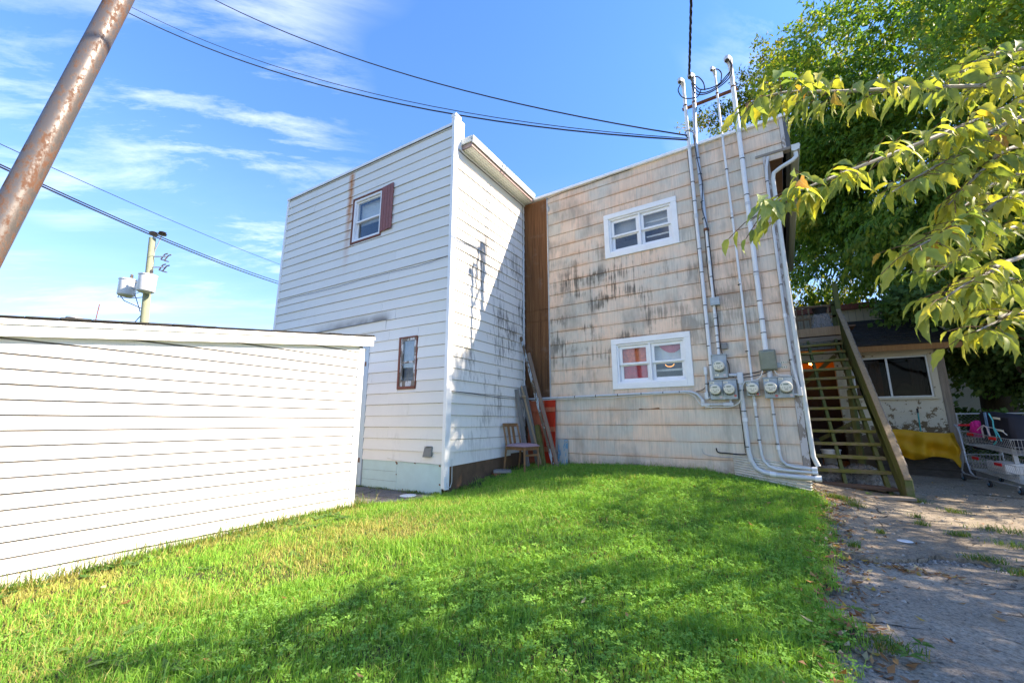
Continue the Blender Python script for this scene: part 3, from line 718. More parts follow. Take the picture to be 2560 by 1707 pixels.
# lower window, old and peeling
win = MB(); FA.box(win, W2[0]-.022, W2[0]+.014, 0, .03, W2[2]-.03, W2[3]+.022); FA.box(win, W2[0]+.0145, W2[1]+.008, 0, .03, W2[3]+.002, W2[3]+.022); FA.box(win, W2[0]+.0145, W2[1]+.005, 0, .034, W2[2]-.03, W2[2]+.008); FA.box(win, W2[1]-.006, W2[1]+.012, 0, .022, W2[2]+.009, W2[3]+.0015)
wl = win.build('window', 'brown_trim', hw); wl['label'] = 'narrow old window with flaking white sash'
mb = MB(); ring(FA, mb, W2[0]+.014, W2[1]-.006, W2[2]+.008, W2[3], .042, -.02, .016, .085); FA.box(mb, W2[0]+.056, W2[1]-.048, -.018, .012, 2.085, 2.115); mb.build('sash', 'peeling_sash', wl)
for zz0, zz1 in ((1.79, 2.088), (2.112, 2.455)):
    mb = MB(); FA.box(mb, W2[0]+.05, W2[1]-.042, -.004, -.001, zz0, zz1); mb.build('pane', 'glass_sky', wl)
niche(FA, wl, W2[0], W2[1], W2[2], W2[3], .6, 'interior_mid')
mb = MB(); FA.box(mb, W2[0]+.03, W2[0]+.13, -.2, -.13, W2[2], W2[3]); mb.build('jamb', 'cloth_white', wl)
cloth(FA, W2[0]+.05, W2[1]-.045, 1.79, 2.46, -.05, .004, 12).build('curtain', 'pane_reflection_grey', wl, smooth=True)  # added grey sheet, not a curtain, standing in for the sky mirrored in these panes
# door at the left of the ground floor, mostly hidden by the shed
mb = MB(); FA.box(mb, DOOR[0], DOOR[1]-.055, -.05, -.01, .10, 2.40); dr = mb.build('door', 'blue_grey_paint', hw)
mb = MB(); FA.box(mb, DOOR[1]-.05, DOOR[1]+.018, -.06, .022, .08, 2.44); FA.box(mb, DOOR[0]-.05, DOOR[1]-.0505, -.06, .022, 2.401, 2.44); mb.build('door_frame', 'blue_grey_paint', dr)
for zz in (.5, 2.1):
    mb = MB(); FA.box(mb, DOOR[1]-.06, DOOR[1]-.03, .0225, .028, zz, zz+.075); mb.build('hinge', 'bolt_rust', dr)
# patch board, vent hood, small fixings
mb = MB(); mb.hexa([FA.p(-3.42, .024, 2.70), FA.p(-1.36, .024, 2.70), FA.p(-1.36, .016, 2.70), FA.p(-3.42, .016, 2.70), FA.p(-3.42, .022, 2.845), FA.p(-1.36, .022, 2.862), FA.p(-1.36, .014, 2.862), FA.p(-3.42, .014, 2.845)]); mb.build('patch_board', 'white_siding', hw)
mb = MB(); mb.bar(FA.p(-3.42, .026, 2.850), FA.p(-1.355, .026, 2.868), .036, .010); mb.build('drip_strip', 'grey_box', hw)
vh = MB(); vh.hexa([FA.p(-.36, .075, .645), FA.p(-.215, .06, .645), FA.p(-.215, .01, .655), FA.p(-.36, .01, .655), FA.p(-.35, .045, .785), FA.p(-.205, .04, .79), FA.p(-.205, .01, .79), FA.p(-.35, .01, .785)]); v_ = vh.build('vent_hood', 'grey_box', hw, bevel=.006)
mb = MB(); FA.box(mb, -.345, -.215, .015, .05, .791, .799); mb.build('vent_rim', 'grey_box', v_)
mb = MB(); FA.tube(mb, [(-1.13, .024, .60), (-.95, .024, .575), (-.7, .024, .558), (-.3, .024, .558), (-.05, .026, .55)], .005, 5); mb.build('cable', 'white_cable', hw, smooth=True)
mb = MB(); FA.tube(mb, [(-4.74, .026, 3.70)]+[(-4.74+4.7*i/14, .026+.004*math.sin(i*2.1), 3.70+.0175*i/14+.035*math.sin(i*.9)*(.4 if i % 2 else 1)*.35) for i in range(1, 14)]+[(-.03, .036, 3.74)], .0038, 5); mb.build('cable', 'black_cable', hw, smooth=True)
for dz in (0, .025):
    mb = MB(); FR.tube(mb, [(4.75, .03, 1.60+dz*.4), (5.3, .028, 1.575+dz), (6.0, .026, 1.585-dz*.3), (6.85, .026, 1.575+dz*.4)], .005, 5); mb.build('cable', 'black_cable' if dz else 'white_cable', hw, smooth=True)
mb = MB(); FR.tube(mb, [(6.924, .025, 4.76), (6.924, .025, 1.2)], .019, 8); pc = mb.build('conduit', 'pvc_grey', hw, smooth=True)
for zz in (4.5, 4.2, 3.3, 2.9, 2.0):
    mb = MB(); mb.lathe(FR.p(6.924, .025, zz), [(.022, 0), (.022, .018)], n=8); mb.build('strap', 'galvanised', pc)
mb = MB(); mb.tube([FR.p(4.70, .034, .30), FR.p(4.70, .05, .24), FR.p(4.76, .045, .23), FR.p(4.80, .04, .30), FR.p(4.80, .034, .62)], .005, 5); mb.build('cable', 'white_cable', hw, smooth=True)

# ------------------------------------------------------------------ beige shingled house
hb = thing('shingled_house', 'beige and grey shingle-clad house wall with black mildew runs and conduits', 'house', FB.p(1.8, 0, .4))
V1 = (1.19, 2.49, 4.105, 4.967); V2 = (1.22, 2.527, 1.705, 2.58)
WI = lambda v: (v[0]+.095, v[1]-.09, v[2]+.10, v[3]-.10)
mb = MB(); holes_wall(mb, FB, -.575, 3.82, -.3, 5.74, [WI(V1), WI(V2)], -.12, 0); mb.build('front_wall', 'rust_backing', hb)
mb = MB(); FB.box(mb, 3.70, 3.82, -6, -.121, -.3, 5.72); mb.build('side_wall', 'peeling_wall', hb)
mb = MB(); FB.box(mb, -.6, 4.10, -6, -.125, 5.70, 5.76); rb = mb.build('roof', 'roof_dark', hb)
mb = MB(); FB.box(mb, -.60, 4.185, -.02, .052, 5.762, 5.815); FB.box(mb, -.60, 4.185, -.14, -.0205, 5.762, 5.800); mb.build('roof_edge', 'trim_white', rb, bevel=.004)
sg = wedge_mesh('shingle_plain', .013, .004, 'beige_shingle')
chips = [wedge_mesh('shingle_chip', .013, .004, 'beige_shingle', c) for c in (
    [(0, 0), (.30, .006), (.62, 0), (1, .008)], [(0, .008), (.45, 0), (1, .004)], [(0, 0), (.18, .01), (.40, .0), (.7, .012), (1, 0)])]
brk = wedge_mesh('shingle_broken', .013, .004, 'beige_shingle', [(0, 0), (.22, 0), (.26, .07), (.40, .02), (.55, .03), (.78, .11), (.80, .0), (1, 0)])
HB = [(V1[0]+.02, V1[1]-.02, V1[2]+.02, V1[3]-.02), (V2[0]+.02, V2[1]-.02, V2[2]+.02, V2[3]-.02)]
k = -1
zb = lambda k: .607+.25*k
while zb(k) < 5.75:
    z0, z1 = zb(k), min(zb(k+1), 5.765)
    umax = 3.79 if z0 < 5.05 else 4.06
    u = -.02+(-.30 if k % 2 else 0)+random.uniform(-.03, .03)
    while u < umax:
        a, b = max(u, -.012), min(u+.605, umax)
        u += .605
        if b-a < .03: continue
        a_, b_ = a, b
        for pc in subtract(a_, b_, z0 if k > -1 else .15, z1, HB):
            me = brk if (k == 3 and 1.35 < a < 1.96 and pc[1]-pc[0] > .5) else random.choice([sg, sg]+chips)
            lay(FB, hb, me, 'shingle', [pc], random.uniform(0, .0015), .0015, .0008, -.005)
    k += 1
# brown vertical panel boards between the two houses
for i in range(3):
    a = -.568+i*.182
    for (c, d) in ((.2, 3.118), (3.122, 3.345), (3.35, 5.70)):
        mb = MB(); oo = .012+random.uniform(0, .004)+(.004 if i == 1 else 0); FB.box(mb, a+.001, a+.180, .0, oo, c, d); mb.build('panel', 'brown_panel', hb, bevel=.002)
mb = MB(); FB.box(mb, -.021, .001, .0, .022, .5, 5.74); mb.build('trim_strip', 'galvanised', hb)
for (c, d) in ((5.42, 5.52),):
    mb = MB(); FB.box(mb, .003, .03, .008, .03, c, d); mb.build('cable_clip', 'galvanised', hb)
# right corner: weathered board, boxed eave end, downspout
mb = MB(); FB.box(mb, 3.792, 3.875, -.05, .020, .35, 5.20); mb.build('corner_board', 'peeling_trim', hb)
mb = MB(); FB.box(mb, 3.7, 4.16, -.08, .024, 5.205, 5.245); mb.build('return_board', 'weathered_x', hb)
mb = MB(); FB.box(mb, 4.062, 4.11, -.05, .022, 5.246, 5.76); mb.build('eave_trim', 'peeling_trim', hb)
mb = MB(); FB.box(mb, 4.1105, 4.165, -6, .018, 5.246, 5.76); mb.build('eave_board', 'steel_dark', hb)
mb = MB(); FB.box(mb, 3.83, 4.06, -6, -.01, 5.25, 5.72); mb.build('eave_box', 'concrete_base', hb)
gm_ = MB()
prof = [(4.168, 5.26), (4.27, 5.26), (4.28, 5.23), (4.265, 5.17), (4.21, 5.15), (4.168, 5.17)]
gm_.prism([FB.p(a, .0, c) for a, c in prof], FB.en*-6); gut = gm_.build('gutter', 'gutter_green', hb)
mb = MB(); mb.prism([FB.p(a, .012, c+.004) for a, c in prof], FB.en*-.01); mb.build('end_cap', 'gutter_white', gut)
mb = MB(); FB.tube(mb, [(4.215, -.04, 5.18), (4.215, -.03, 5.08), (4.17, 0, 5.02), (4.0, .01, 4.945), (3.91, .01, 4.89), (3.89, .015, 4.80), (3.893, .02, 3.0), (3.905, .02, 1.5), (3.915, .02, .70), (3.955, .03, .58)], .030, 10); ds = mb.build('downspout', 'gutter_white', hb, smooth=True)
for zz in (4.4, 2.6, 1.3):
    mb = MB(); mb.lathe(FB.p(3.9, .02, zz), [(.034, 0), (.034, .02)], n=10); mb.build('strap', 'gutter_white', ds)
# windows of the shingled house
def twin(v, label, glassm, deco):
    a, b, c, d = v; mb = MB()
    t = .095
    FB.box(mb, a, a+t, 0, .032, c, d-t-.0004); FB.box(mb, b-t, b, 0, .032, c, d-t-.0004); FB.box(mb, a+.0, b, 0, .033, d-t, d); FB.box(mb, a+t+.0003, b-t-.0003, 0, .030, c, c+.10)
    wn = mb.build('window', 'trim_white', hb, bevel=.004); wn['label'] = label
    u0, u1, z0, z1 = WI(v); mid = (u0+u1)/2
    mb = MB(); ring(FB, mb, u0-.003, u1+.003, z0-.003, z1+.003, .030, -.10, .010); FB.box(mb, mid-.016, mid+.016, -.098, .008, z0+.027, z1-.027); mb.build('frame', 'sash_white', wn, bevel=.003)
    zm = (z0+z1)/2-.005
    for p_, q_ in ((u0+.028, mid-.017), (mid+.017, u1-.028)):
        sash_pair(FB, wn, p_, q_, z0+.028, z1-.028, zm, .052, glassm)
    deco(wn, u0, u1, z0, z1, mid, zm); niche(FB, wn, u0, u1, z0, z1, 1.2, 'interior')
def deco1(wn, u0, u1, z0, z1, mid, zm):
    mb = MB(); FB.box(mb, mid+.08, u1-.07, -.128, -.115, zm+.13, zm+.16); FB.box(mb, mid+.08, u1-.07, -.128, -.115, zm-.14, zm-.115); mb.build('inner_rail', 'cloth_white', wn)
    mb = MB(); FB.box(mb, u0, mid-.02, -.32, -.30, z0, zm-.02); mb.build('curtain', 'interior_mid', wn)
    mb = MB(); FB.box(mb, mid+.03, u1, -.135, -.13, zm, z1); FB.box(mb, u0, mid-.03, -.135, -.13, zm, z1); mb.build('reflection_sheet', 'upper_reflection_grey', wn)  # added grey sheets give the upper panes their reflected sky tone
def deco2(wn, u0, u1, z0, z1, mid, zm):
    cloth(FB, u0+.01, mid-.02, z0, zm+.02, -.105, .006, 30).build('curtain', 'curtain_red', wn, smooth=True)
    cloth(FB, u0+.01, mid-.02, zm+.02, z1, -.106, .006, 30).build('curtain', 'curtain_orange', wn, smooth=True)
    cloth(FB, mid+.02, u1-.01, zm+.03, z1, -.125, .006, 30).build('curtain', 'cloth_white', wn, smooth=True)
    cloth(FB, mid+.12, u1-.02, zm+.14, z1, -.11, .005, 30, .14).build('curtain', 'cloth_pink', wn, smooth=True)
    mb = MB(); FB.box(mb, mid+.04, u1-.04, -.20, -.185, zm-.15, zm-.115); mb.build('inner_rail', 'cloth_white', wn)
    mb = MB(); mb.tube([FB.p(mid+.24+.07*math.cos(a), -.30, zm-.02+.045*math.sin(a)) for a in np.linspace(math.pi, 2*math.pi, 9)], .006, 6); mb.build('lamp_reflection', 'ring_reflection', wn, smooth=True)  # glowing arc stands in for a ring lamp mirrored in the pane
twin(V1, 'upper white twin window with grey reflections', 'glass', deco1)
twin(V2, 'lower white twin window with red curtains', 'glass', deco2)
# pale patches where old shutters were
# ------------------------------------------------------------------ electrical service on the shingled wall
GE = 'electrical conduits on the shingled wall'
def conduit(name, label, pts, r, mat, straps=(), group=None):
    t = thing(name, label, 'conduit', FB.p(*pts[-1]), group)
    mb = MB(); FB.tube(mb, pts, r, 12); mb.build('pipe', mat, t, smooth=True)
    for (u, o, z_, rr, h, m) in straps:
        mb = MB(); mb.lathe(FB.p(u, o, z_), [(rr, 0), (rr, h)], n=12); mb.build('collar', m, t)
    return t
def straps(u, zs, r, o=.045, h=.012, m='black_cable'): return [(u, o, z_, r, h, m) for z_ in zs]
def head(t, u, z_, o, r, mat):
    mb = MB(); mb.tube([FB.p(u, o, z_), FB.p(u, o, z_+.05), FB.p(u-.012, o+.03, z_+.10), FB.p(u-.03, o+.09, z_+.085), FB.p(u-.035, o+.11, z_+.03)], [r, r*1.15, r*1.45, r*1.5, r*1.1], 10); h = mb.build('weatherhead', mat, t, smooth=True)
    mb = MB(); mb.lathe(FB.p(u-.036, o+.112, z_+.028), [(r*.9, 0), (r*.85, -.004)], (FB.en*.3+Vector((0, 0, -1))), 8); mb.build('opening', 'meter_dark', h)
O = .05
c1 = conduit('service_mast', 'thick white mast conduit left of the galvanised one, rising above the roof', [(2.775, O, 6.98), (2.775, O, 5.8), (2.784, O, 4.0), (2.793, O, 1.77)], .027, 'pvc_white', straps(2.783, (5.72,), .031, O, .05, 'pvc_grey')+straps(2.779, (5.1, 4.75), .030, O)+straps(2.782, (4.45,), .033, O, .07, 'pvc_grey')+straps(2.786, (3.9, 3.5, 2.95, 2.65, 2.3, 2.0), .030, O)); head(c1, 2.772, 6.97, O, .032, 'pvc_grey')
c2 = conduit('service_mast', 'galvanised steel mast with black cables strapped on, bearing the overhead drop', [(2.94, O, 6.99), (2.885, O, 5.9), (2.90, O, 5.0), (2.913, O, 4.21)], .031, 'galvanised', straps(2.892, (5.5,), .036, O, .015)+straps(2.90, (5.2, 5.0, 4.7, 4.4), .034, O)+[(2.913, O, 4.19, .042, .04, 'bolt_rust')]); head(c2, 2.94, 6.98, O, .034, 'galvanised')
c2b = conduit('service_conduit', 'thin grey conduit with black ties below the galvanised mast', [(2.913, O, 4.19), (2.914, O, 2.15)], .021, 'pvc_white', straps(2.914, (3.9, 3.4, 2.72, 2.6, 2.45, 2.35, 2.25), .024, O)+straps(2.914, (3.62, 2.75), .026, O, .05, 'pvc_grey'))
c3 = conduit('service_mast', 'thinnest white mast conduit between the galvanised one and the rightmost thick one', [(3.28, O, 6.95), (3.285, O, 5.8), (3.30, O, 4.0), (3.314, O, 1.73)], .0165, 'pvc_white', straps(3.287, (5.72,), .022, O, .05, 'pvc_grey')+straps(3.292, (5.15, 4.3, 3.2, 2.17), .024, O)+straps(3.297, (4.35, 3.25), .020, O, .04, 'pvc_grey')); head(c3, 3.279, 6.94, O, .022, 'pvc_grey')
c4 = conduit('service_mast', 'thick white mast conduit ending in the weathered green box', [(3.517, O, 7.02), (3.522, O, 5.75), (3.527, O, 2.17)], .034, 'pvc_white', straps(3.522, (5.72,), .039, O, .06, 'pvc_grey')+straps(3.524, (5.25, 4.62, 3.35, 2.9, 2.62, 2.42), .037, O)+straps(3.524, (4.45, 3.3), .038, O, .05, 'pvc_grey')); head(c4, 3.516, 7.0, O, .037, 'pvc_grey')
c5 = conduit('service_conduit', 'grey conduit running up the weathered corner board at the house edge', [(3.862, O, 5.16), (3.825, O, 5.0), (3.812, O, 4.8), (3.808, O, 2.65), (3.818, O, 2.0), (3.855, O, 1.62)], .019, 'pvc_grey', straps(3.81, (4.75, 3.1, 2.0), .024, O)+straps(3.809, (2.62,), .023, O, .05, 'pvc_white')); 
mb = MB(); FB.box(mb, 3.838, 3.892, .02, .08, 1.50, 1.62); mb.build('elbow', 'pvc_grey', c5, bevel=.008)
mb = MB(); FB.tube(mb, [(3.84, O, 1.52), (3.78, O, 1.525)], .017); mb.build('stub', 'pvc_grey', c5)
arm = thing('cross_arm', 'rusty angle-iron brace tying the four masts together above the roof', 'bracket', FB.p(3.1, .02, 6.58))
mb = MB(); FB.box(mb, 2.715, 3.58, -.005, .0, 6.565, 6.605); FB.box(mb, 2.715, 3.58, -.04, -.0055, 6.565, 6.569); mb.build('angle_iron', 'bolt_rust', arm)
for u, r_ in ((2.775, .03), (2.92, .034), (3.28, .02), (3.52, .037)):
    mb = MB(); mb.lathe(FB.p(u, O, 6.575), [(r_, 0), (r_+.003, .002), (r_+.003, .022), (r_, .024)], n=12); mb.build('clamp', 'bolt_rust', arm)
# meters
def meter(t, u, z_, o):
    mb = MB(); mb.lathe(FB.p(u, o, z_), [(.080, 0), (.080, .018), (.076, .02), (.076, .03)], FB.en, 24); mt = mb.build('meter', 'chrome_grey', t, smooth=True)
    mb = MB(); mb.lathe(FB.p(u, o+.03, z_), [(.074, 0), (.074, .05), (.068, .062), (.05, .066)], FB.en, 24); mb.build('face', 'meter_face', mt, smooth=True)
    mb = MB(); FB.box(mb, u-.030, u+.030, o+.0965, o+.098, z_+.022, z_+.041); mb.build('display', 'lcd', mt)
    mb = MB()
    for a, b, h in ((-.052, .028, .012), (-.042, -.012, .007), (-.018, -.012, .010), (.018, -.012, .007), (.042, -.012, .013)): FB.box(mb, u+a-h/2, u+a+h/2, o+.0965, o+.0975, z_+b-.004, z_+b+.004)
    for q in range(3): FB.box(mb, u-.02, u+.02, o+.0965, o+.0972, z_-.030-q*.008, z_-.0275-q*.008)
    mb.build('print', 'ink', mt)['kind'] = 'stuff'
    mb = MB()
    for a in np.linspace(-2.3, -.85, 6): FB.box(mb, u+.084*math.cos(a)-.005, u+.084*math.cos(a)+.005, o+.001, o+.02, z_+.084*math.sin(a)-.008, z_+.084*math.sin(a)+.004)
    mb.build('ring_tabs', 'meter_dark', mt)
def text(s, F, u, out, z_, h, mat, parent):
    cu = bpy.data.curves.new('digits', 'FONT'); cu.body = s; cu.size = h; cu.extrude = .0006; cu.align_x = 'LEFT'
    to = bpy.data.objects.new('digits', cu); COL.objects.link(to)
    dg = bpy.context.evaluated_depsgraph_get(); me = bpy.data.meshes.new_from_object(to.evaluated_get(dg)); bpy.data.objects.remove(to)
    me.materials.clear(); me.materials.append(MATS[mat]); o = bpy.data.objects.new('digits', me); COL.objects.link(o); o.parent = parent
    o.location = F.p(u, out, z_)-WL[parent]; o.rotation_euler = (R(90), 0, F.a); return o
def meterbox(label, u0, u1, z0, z1, mts, stickers, nums):
    t = thing('meter_box', label, 'meter box', FB.p((u0+u1)/2, 0, z0), 'electric meter boxes on the shingled wall')
    us = [u0, u1] if len(mts) == 1 else [u0, (u0+u1)/2, u1]
    for a, b in zip(us, us[1:]):
        mb = MB(); FB.box(mb, a+.001, b-.001, .016, .10, z0, z1); mb.build('cabinet', 'meter_box', t, bevel=.005)
    mb = MB(); FB.box(mb, u0-.006, u1+.006, .016, .108, z1+.0005, z1+.012); mb.build('hood', 'meter_box', t)
    for u, z_ in mts: meter(t, u, z_, .1005)
    for u, z_, m in stickers:
        mb = MB(); mb.lathe(FB.p(u, .101, z_), [(.019, 0), (.018, .001)], FB.en, 14); mb.build('sticker', m, t)
    for u, z_, s in nums:
        mb = MB(); FB.box(mb, u, u+.055, .1008, .1015, z_, z_+.030); lb = mb.build('number_label', 'number_tile', t); text(s, FB, u+.004, .1025, z_+.005, .026, 'ink', lb)
    for u, z_ in ((((u0+u1)/2)-.01, z0+.03),):
        mb = MB(); FB.box(mb, u, u+.02, .1008, .106, z_-.03, z_+.01); mb.build('latch', 'galvanised', t)
    return t
meterbox('tall single meter box, the uppermost, under the grey conduit', 2.815, 3.015, 1.80, 2.145, [(2.911, 1.977)], [(2.972, 1.838, 'sticker_pale')], [(2.84, 1.83, '-3')])
meterbox('streaky double meter box left of the big elbow conduit', 2.748, 3.115, 1.48, 1.762, [(2.833, 1.627), (3.017, 1.628)], [(2.893, 1.515, 'sticker_pale'), (3.085, 1.53, 'sticker_red')], [(2.765, 1.715, '441'), (2.945, 1.715, '445')])
meterbox('small single meter box between two double boxes', 3.233, 3.394, 1.52, 1.722, [(3.313, 1.624)], [(3.367, 1.545, 'sticker_red')], [(3.243, 1.688, '414')])
meterbox('double meter box at the house corner below the green box', 3.45, 3.797, 1.48, 1.763, [(3.533, 1.627), (3.714, 1.627)], [(3.59, 1.512, 'sticker_red'), (3.765, 1.512, 'sticker_pale')], [(3.465, 1.717, '445'), (3.635, 1.727, '443')])
gb = thing('junction_box', 'large weathered greenish plastic box at the foot of a thick conduit', 'box', FB.p(3.54, 0, 1.87))
mb = MB(); FB.box(mb, 3.436, 3.644, .01, .06, 1.868, 2.175); mb.build('back_box', 'green_box', gb, bevel=.015)
mb = MB(); P_ = FB.p; mb.hexa([P_(3.45, .115, 1.885), P_(3.632, .115, 1.885), P_(3.64, .0605, 1.872), P_(3.44, .0605, 1.872), P_(3.455, .13, 2.14), P_(3.625, .13, 2.14), P_(3.635, .0605, 2.168), P_(3.445, .0605, 2.168)]); mb.build('cover', 'green_box', gb, bevel=.012)
mb = MB(); mb.lathe(P_(3.545, .12, 1.875), [(.012, 0), (.012, -.02)], n=8); mb.build('knob', 'meter_dark', gb)
mb = MB(); FB.tube(mb, [(3.54, .05, 1.868), (3.54, .05, 1.764)], .034, 12); mb.build('outlet_pipe', 'pvc_grey', gb, smooth=True)
mb = MB(); mb.lathe(P_(3.655, .01, 1.945), [(.04, 0), (.038, .02)], FB.en, 16); mb.build('disc', 'meter_box', gb)
b1 = thing('junction_box', 'small dark grey box beside the tied conduit above the tall meter box', 'box', P_(3.0, 0, 2.235)); mb = MB(); FB.box(mb, 2.957, 3.042, .012, .05, 2.237, 2.333); mb.build('body', 'grey_box', b1, bevel=.006)
mb = MB(); FB.box(mb, 2.962, 3.037, .0505, .056, 2.242, 2.328); mb.build('lid', 'grey_box', b1, bevel=.003)
b2 = thing('junction_box', 'grey junction box joining the conduit halfway up the wall', 'box', P_(2.92, 0, 2.9)); mb = MB(); FB.box(mb, 2.875, 3.0, .012, .10, 2.93, 3.05); mb.build('body', 'meter_box', b2, bevel=.006)
mb = MB(); FB.box(mb, 2.872, 3.003, .1005, .106, 2.927, 3.053); mb.build('lid', 'meter_box', b2, bevel=.003)
# elbow run to the big conduit
p1 = conduit('service_conduit', 'thickest grey conduit falling from the big elbow and bending right at the ground', [(3.165, O, 1.72), (3.166, O, 1.2), (3.174, O, .74), (3.19, .055, .62), (3.24, .06, .52), (3.33, .065, .465), (3.45, .07, .445), (3.96, .075, .425)], .031, 'pvc_grey', straps(3.167, (1.6, 1.3, .80), .034, O)+straps(3.169, (1.16,), .037, O, .05, 'pvc_white'))
mb = MB(); FB.box(mb, 3.128, 3.208, .01, .09, 1.70, 1.87); mb.build('elbow', 'pvc_grey', p1, bevel=.010)
mb = MB(); FB.tube(mb, [(3.13, O, 1.835), (3.02, O, 1.84)], .022, 10); mb.build('stub', 'pvc_grey', p1, smooth=True)
mb = MB(); mb.lathe(P_(3.90, .074, .427), [(.040, 0), (.040, .07)], FB.ex, 12); mb.build('coupling', 'pvc_white', p1)
mb = MB(); mb.lathe(P_(3.40, .068, .452), [(.036, 0), (.036, .07)], FB.ex+Vector((0, 0, -.1)), 12); mb.build('coupling', 'pvc_white', p1)
p2 = conduit('service_conduit', 'slim grey conduit from the small single meter box bending right at the ground', [(3.313, O, 1.52), (3.318, O, 1.0), (3.326, O, .72), (3.345, .055, .62), (3.40, .06, .55), (3.48, .065, .52), (3.60, .07, .51), (3.935, .075, .50)], .0185, 'pvc_grey', straps(3.316, (1.38,), .023, O, .05, 'pvc_white')+straps(3.318, (1.22, .9), .024, O))
mb = MB(); mb.lathe(P_(3.88, .075, .502), [(.025, 0), (.025, .06)], FB.ex, 12); mb.build('coupling', 'pvc_white', p2)
p3 = conduit('service_conduit', 'slim grey conduit from the corner double meter box bending right at the ground', [(3.525, O, 1.48), (3.53, O, 1.0), (3.54, O, .72), (3.555, .055, .64), (3.61, .06, .58), (3.70, .065, .557), (3.935, .075, .545)], .0185, 'pvc_grey', straps(3.528, (1.25, .85), .024, O)+straps(3.534, (.78,), .023, O, .05, 'pvc_white'))
mb = MB(); mb.lathe(P_(3.88, .075, .548), [(.024, 0), (.024, .06)], FB.ex, 12); mb.build('coupling', 'pvc_white', p3)
hz_ = conduit('service_conduit', 'long grey conduit running level under the lower window to the meters', [(-.50, O, 1.588), (.8, O, 1.603), (2.38, O, 1.622), (2.48, O, 1.612), (2.56, O, 1.575), (2.62, O, 1.50), (2.632, O, 1.44)], .0175, 'pvc_grey', [])
for u in (-.2, .15, .5, .9, 1.3, 1.7, 2.05, 2.3):
    mb = MB(); mb.lathe(P_(u, O, 1.595+.0095*u), [(.021, 0), (.021, .012)], FB.ex, 10); mb.build('collar', random.choice(('black_cable', 'galvanised')), hz_)
mb = MB(); FB.box(mb, 2.605, 2.72, .025, .075, 1.385, 1.432); FB.box(mb, 2.605, 2.655, .025, .075, 1.4325, 1.49); mb.build('elbow', 'pvc_grey', hz_, bevel=.006)
mb = MB(); FB.tube(mb, [(2.72, O, 1.409), (2.92, O, 1.411)], .016, 8); mb.build('stub', 'pvc_grey', hz_, smooth=True)
mb = MB(); FB.box(mb, 2.905, 3.045, .025, .075, 1.385, 1.435); mb.build('elbow', 'pvc_grey', hz_, bevel=.006)
mb = MB(); FB.tube(mb, [(3.01, O, 1.43), (3.01, O, 1.482)], .018, 8); mb.build('stub', 'pvc_grey', hz_)
lb = conduit('service_conduit', 'short grey conduit with a capped fitting left of the double meter box', [(2.708, O, 1.86), (2.70, O, 1.60)], .016, 'pvc_grey', straps(2.703, (1.72,), .02, O))
mb = MB(); FB.box(mb, 2.684, 2.732, .025, .07, 1.86, 1.985); mb.build('fitting', 'pvc_white', lb, bevel=.012)
mb = MB(); FB.box(mb, 2.668, 2.722, .025, .075, 1.49, 1.60); mb.build('elbow', 'pvc_white', lb, bevel=.008)
mb = MB(); FB.tube(mb, [(2.72, O, 1.515), (2.75, O, 1.515)], .016, 8); mb.build('stub', 'pvc_grey', lb)
# loose cables
def cable(label, pts, r=.005, mat='black_cable', group='loose cables on the shingled wall'):
    o = MB(); q = [FB.p(*p) for p in pts]
    # catmull smoothing
    out = []
    for i in range(len(q)-1):
        a, b, c, d = q[max(i-1, 0)], q[i], q[i+1], q[min(i+2, len(q)-1)]
        for s in range(6):
            t_ = s/6; out.append(.5*((2*b)+(-a+c)*t_+(2*a-5*b+4*c-d)*t_**2+(-a+3*b-3*c+d)*t_**3))
    out.append(q[-1]); o.tube(out, r, 5); m = o.build('cable', mat, smooth=True); tag(m, label, 'cable', group); return m
cable('thin black cable down the left side of the leftmost mast', [(2.74, .03, 5.72), (2.748, .03, 5.0), (2.752, .03, 4.0), (2.758, .03, 3.0), (2.762, .03, 2.3), (2.77, .03, 1.9), (2.745, .03, 1.75), (2.64, .03, 1.64), (2.55, .03, 1.62)], .005)
cable('black cable twisting down along the galvanised mast', [(2.86, .09, 5.95), (2.885, .09, 5.5), (2.93, .09, 5.0), (2.885, .09, 4.6), (2.935, .09, 4.25), (2.94, .06, 3.9), (2.945, .06, 3.3), (2.95, .06, 3.05)], .007)
cable('black cable below the grey junction box beside the tied conduit', [(2.885, .06, 4.2), (2.875, .05, 3.6), (2.89, .05, 3.2), (2.94, .05, 2.95), (2.95, .05, 2.5), (2.955, .05, 2.2), (3.03, .05, 2.02), (3.04, .05, 1.86), (3.09, .05, 1.80)], .006)
cable('white cable looping from the green box down past the meters', [(3.46, .09, 1.87), (3.42, .10, 1.78), (3.35, .10, 1.74), (3.24, .11, 1.73), (3.19, .11, 1.66), (3.16, .11, 1.5), (3.10, .10, 1.41), (2.98, .09, 1.37), (2.8, .07, 1.375), (2.66, .06, 1.365)], .007, 'white_cable')
cable('white cable from the green box to the corner conduit', [(3.60, .08, 1.87), (3.63, .08, 1.81), (3.70, .08, 1.79), (3.77, .08, 1.78), (3.84, .07, 1.70)], .006, 'white_cable')
cable('slack white cable hanging under the level conduit', [(-.4, .06, 1.555), (.6, .06, 1.57), (1.1, .06, 1.56), (1.7, .06, 1.585), (2.3, .07, 1.60), (2.5, .07, 1.56), (2.6, .07, 1.42), (2.75, .07, 1.36)], .006, 'white_cable')
cable('black cable between the big elbow and the green box', [(3.21, .05, 1.83), (3.33, .06, 1.85), (3.44, .06, 1.87)], .006)
cable('second black cable sagging between the big elbow and the green box', [(3.21, .05, 1.79), (3.33, .07, 1.80), (3.46, .07, 1.83), (3.53, .08, 1.86)], .006)
cable('black cable hanging beside the thick grey conduit', [(3.12, .04, 1.42), (3.125, .03, 1.1), (3.128, .03, .9), (3.13, .03, .72)], .005)
